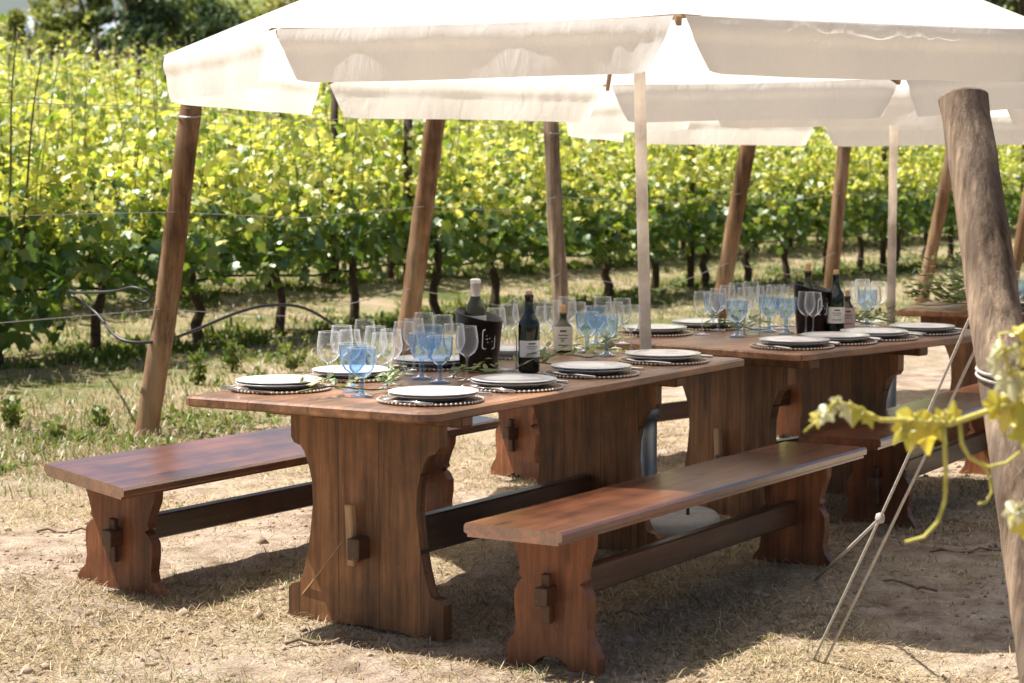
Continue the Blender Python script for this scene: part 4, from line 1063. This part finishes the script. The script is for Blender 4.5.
def foreground_vine():
    random.seed(31)
    D = 3.5
    def W(px, py, d=D):
        p = math.atan(181.5/2200); a = (px-512)/2200; b = -(py-341.5)/2200
        v = Vector((a, math.cos(p)+b*math.sin(p), -math.sin(p)+b*math.cos(p))); v *= d/v.y
        return Vector((v.x, v.y, v.z+1.5))
    root = thing('grapevine', 'foreground grapevine whose yellow green shoot reaches in from the right', 'grapevine', (1.25,3.6,0))
    o = Vector((1.25,3.6,0))
    t = MB(); t.tube([(0,0,-.1),(.02,.01,.3),(-.02,0,.6),(.02,.02,.85)], [.045,.04,.036,.032], 10); t.obj('trunk', M['bark'], root, True)
    s = MB()
    main = [Vector((1.27,3.62,.85)), W(1120,470), W(1060,408), W(1020,400), W(985,412), W(950,424), W(915,420), W(880,420), W(855,407), W(838,402), W(820,418), W(804,432)]
    s.tube([tuple(p-o) for p in main], [.008,.007,.006,.0055,.005,.005,.0045,.004,.0035,.003,.0025,.0018], 7)
    up = [W(1020,400), W(1010,372), W(1004,352), W(999,334)]
    s.tube([tuple(p-o) for p in up], [.005,.004,.003,.002], 6)
    low = [W(1060,430), W(1035,480), W(1020,515)]
    s.tube([tuple(p-o) for p in low], [.005,.004,.003], 6)
    s.obj('shoot', M['tendril'], root, True)
    for tp, r in (([(944,425),(946,470),(945,500),(938,522),(924,537),(905,542)], .0042), ([(960,424),(962,444),(970,458),(988,467),(1006,463),(1020,452)], .004), ([(982,462),(990,478),(992,492),(986,502),(978,504)], .003), ([(942,424),(935,432),(940,440),(944,436)], .002)):
        tb = MB(); tb.tube([tuple(W(*q)-o) for q in tp], [r*(1-.4*i/(len(tp)-1)) for i in range(len(tp))], 7); tb.obj('tendril', M['tendril'], root, True)
    # (px, py, size, normal, tip direction)
    LV = [(914,414,.062,(-.3,-1,.2),(-.1,0,-1)),(934,416,.05,(.5,-1,.2),(.5,0,-1)),(905,424,.04,(-.8,-.7,.3),(-.6,.2,-1)),(926,430,.045,(.1,-1,-.2),(.2,0,-1)),
          (848,404,.036,(.7,-.8,.2),(.1,0,-1)),(856,408,.032,(-.6,-.9,.1),(-.2,0,-1)),(828,408,.034,(-.3,-1,.6),(-.4,0,-1)),(818,414,.026,(.5,-.8,.6),(-.3,0,-1)),(836,398,.022,(.2,-1,.3),(.2,0,-1)),
          (1003,345,.034,(-.5,-1,.3),(-.6,0,-.6)),(996,360,.03,(.3,-1,.2),(-.2,0,-1)),(1014,350,.034,(.4,-1,.4),(.8,0,-.4)),(1008,372,.05,(-.2,-1,.4),(.2,0,-1)),(1018,392,.06,(-.3,-1,.3),(.1,0,-1)),(1012,405,.05,(.3,-1,.1),(-.4,0,-1)),(1030,420,.06,(0,-1,.5),(-.1,0,-1)),
          (1016,505,.045,(-.6,-.8,.2),(-.1,0,-1)),(1024,515,.05,(.2,-1,.3),(.1,0,-1)),(1018,335,.03,(.1,-1,.6),(.5,0,.7)),(1024,372,.06,(-.4,-1,.5),(.2,0,-1)),(1000,398,.045,(.5,-1,.3),(-.7,0,-1)),(868,414,.025,(.2,-1,.4),(.2,0,-1)),(955,418,.03,(.3,-1,.4),(.1,0,1)),(1030,345,.05,(-.2,-1,.6),(.4,0,-1))]
    for px, py, sz, nn, tt in LV:
        P0 = W(px,py)-o; lf = MB(); vs, fs = soft_leaf(P0, sz*1.02, Vector(nn), Vector(tt), random.uniform(.2,.5)); lf.add(vs, fs); lo = lf.obj('leaf', M['shoot_pale'] if px in (848,828,1003,996,1014,1008,1016,836) else M['shoot'], root, True)
        near = min(main+up+low, key=lambda q: (q-o-P0).length)-o; pe = MB(); pe.tube([tuple(near), tuple((near+P0)/2+Vector((0,-.006,.004))), tuple(P0)], [.0022,.0018,.0014], 5); pe.obj('petiole', M['tendril'], lo, True)
foreground_vine()

# bushy weeds standing free between the post and the table
def bushy(px, py, z, h, n, label, seed):
    random.seed(seed); x, y = un(px, py, z); z0 = gzn(x, y)
    r = thing('weed_plant', label, 'weed', (x,y,z0), random.uniform(0,6), 'bushy weeds left of the front table')
    st = MB(); lf = MB()
    for i in range(9):
        a = random.uniform(0,6.28); l = random.uniform(.4,1.0)*h; tl = random.uniform(.1,.6)
        tip = Vector((math.cos(a)*tl*l, math.sin(a)*tl*l, l)); st.tube([(0,0,-.01), tip*.5+Vector((0,0,.06*l)), tip], [.004,.003,.0015], 5)
        for k in range(n//9):
            q = random.uniform(.2,1); P = tip*q+Vector((random.gauss(0,.02),random.gauss(0,.02),0)); sz = random.uniform(.025,.06)
            nn = rvec(.7); t = nn.orthogonal().normalized(); b = nn.cross(t)
            lf.add([P, P+t*sz*.4+b*sz*.3, P+t*sz, P+t*sz*.4-b*sz*.3], [(0,1,2,3)])
    st.obj('stems', M['cane'], r, True); lf.obj('leaves', M['weed'], r)
for i, (px, py, h, n, lab) in enumerate(((198,385,.26,150,'bushy green weed just right of the leftmost post foot'),(232,372,.32,200,'tallest bushy green weed between leftmost post and table end'),(258,392,.16,90,'low bushy weed before the tallest one, left of the table end'),
     (292,372,.30,130,'thin bushy weed just behind the left end of the front table'),(14,432,.22,120,'bushy weed at the left edge of the picture beside the dry stump'),(100,428,.14,80,'low bushy weed left of the leftmost post foot'),(56,440,.10,70,'lowest bushy weed behind the left bench'))):
    bushy(px, py, .06, h, n, lab, 300+i)

# twigs on the soil
random.seed(77)
TW = [(215,438,.5,.1,'long dry twig on the grass behind the left bench'),(262,437,.3,.05,'short dry twig on the grass right of the leftmost post'),(60,440,.35,.5,'dry twig on the ground left of the left bench'),(645,612,.2,.3,'short twig in the shade behind the near bench'),
      (905,590,.3,2.2,'dry twig in the shade right of the ropes'),(968,560,.3,.2,'dry twig in the shade beneath the yellow tendrils'),(70,548,.25,.1,'dry twig on pale soil left of the left bench foot'),(330,640,.28,.3,'dry pale stick before the foot of the front table')]
for px, py, ln, a, lab in TW:
    x, y = un(px, py, .02); z = gzn(x,y)
    t = MB(); n = 6; t.tube([(ln*(i/n-.5), .02*math.sin(i*1.7), .008+.008*math.sin(i*2)) for i in range(n+1)], [.005,.006,.0055,.005,.0045,.004,.002], 6)
    o = t.obj('twig', M['twig'], None, True); o.location = (x,y,z); o.rotation_euler = (0,0,a); tag(o, lab, 'twig', 'twigs on the soil')
b0 = Vector((-.765,7.03,.0)); b1 = Vector((-.62,6.62,.30))
a_ = f1(.36,.50); x, y = un(283,618,0); a2 = f1(.285,.53)
t = MB(); t.tube([(x,y-.02,.0),((x+a2[0])/2,(y+a2[1])/2-.01,.14),(a2[0],a2[1],.29)], [.003,.0028,.0025], 6); o = t.obj('straw_stalk', M['peg_pale'], None, True)
tag(o, 'thin pale stalk leaning from the soil against the peg of the front table', 'stalk')

# ------------------------------------------------------------------ light, sky, camera
S = Vector((-.50,.11,1)).normalized(); el = math.asin(S.z); azs = math.atan2(S.x, S.y)
w = bpy.data.worlds.new('World'); scene.world = w; w.use_nodes = True
nt = w.node_tree; nt.nodes.clear()
sky = nt.nodes.new('ShaderNodeTexSky'); sky.sky_type = 'NISHITA'; sky.sun_disc = False; sky.sun_elevation = el; sky.sun_rotation = azs
sky.air_density = 1.0; sky.dust_density = 2.5; sky.ozone_density = 1.0
bg = nt.nodes.new('ShaderNodeBackground'); bg.inputs[1].default_value = .058
wo = nt.nodes.new('ShaderNodeOutputWorld'); nt.links.new(sky.outputs[0], bg.inputs[0]); nt.links.new(bg.outputs[0], wo.inputs[0])
sl = bpy.data.lights.new('sun', 'SUN'); sl.energy = 5.0; sl.angle = R(.53); sl.color = (1,.955,.885)
so = bpy.data.objects.new('sun', sl); COL.objects.link(so); so.rotation_euler = (-S).to_track_quat('-Z','Y').to_euler()
cam = bpy.data.cameras.new('camera'); co = bpy.data.objects.new('camera', cam); COL.objects.link(co); scene.camera = co
cam.sensor_width = 36; cam.lens = 2200*36/1024; cam.clip_end = 3000; cam.clip_start = .1
co.location = (0,0,1.5); co.rotation_euler = (R(90)-math.atan(181.5/2200), 0, 0)
cam.dof.use_dof = True; cam.dof.focus_distance = 7.0; cam.dof.aperture_fstop = 6.3
vs_ = scene.view_settings; vs_.view_transform = 'Standard'; vs_.look = 'None'; vs_.gamma = 1; vs_.exposure = .95; vs_.use_curve_mapping = False
scene.cycles.max_bounces = 12; scene.cycles.transparent_max_bounces = 32
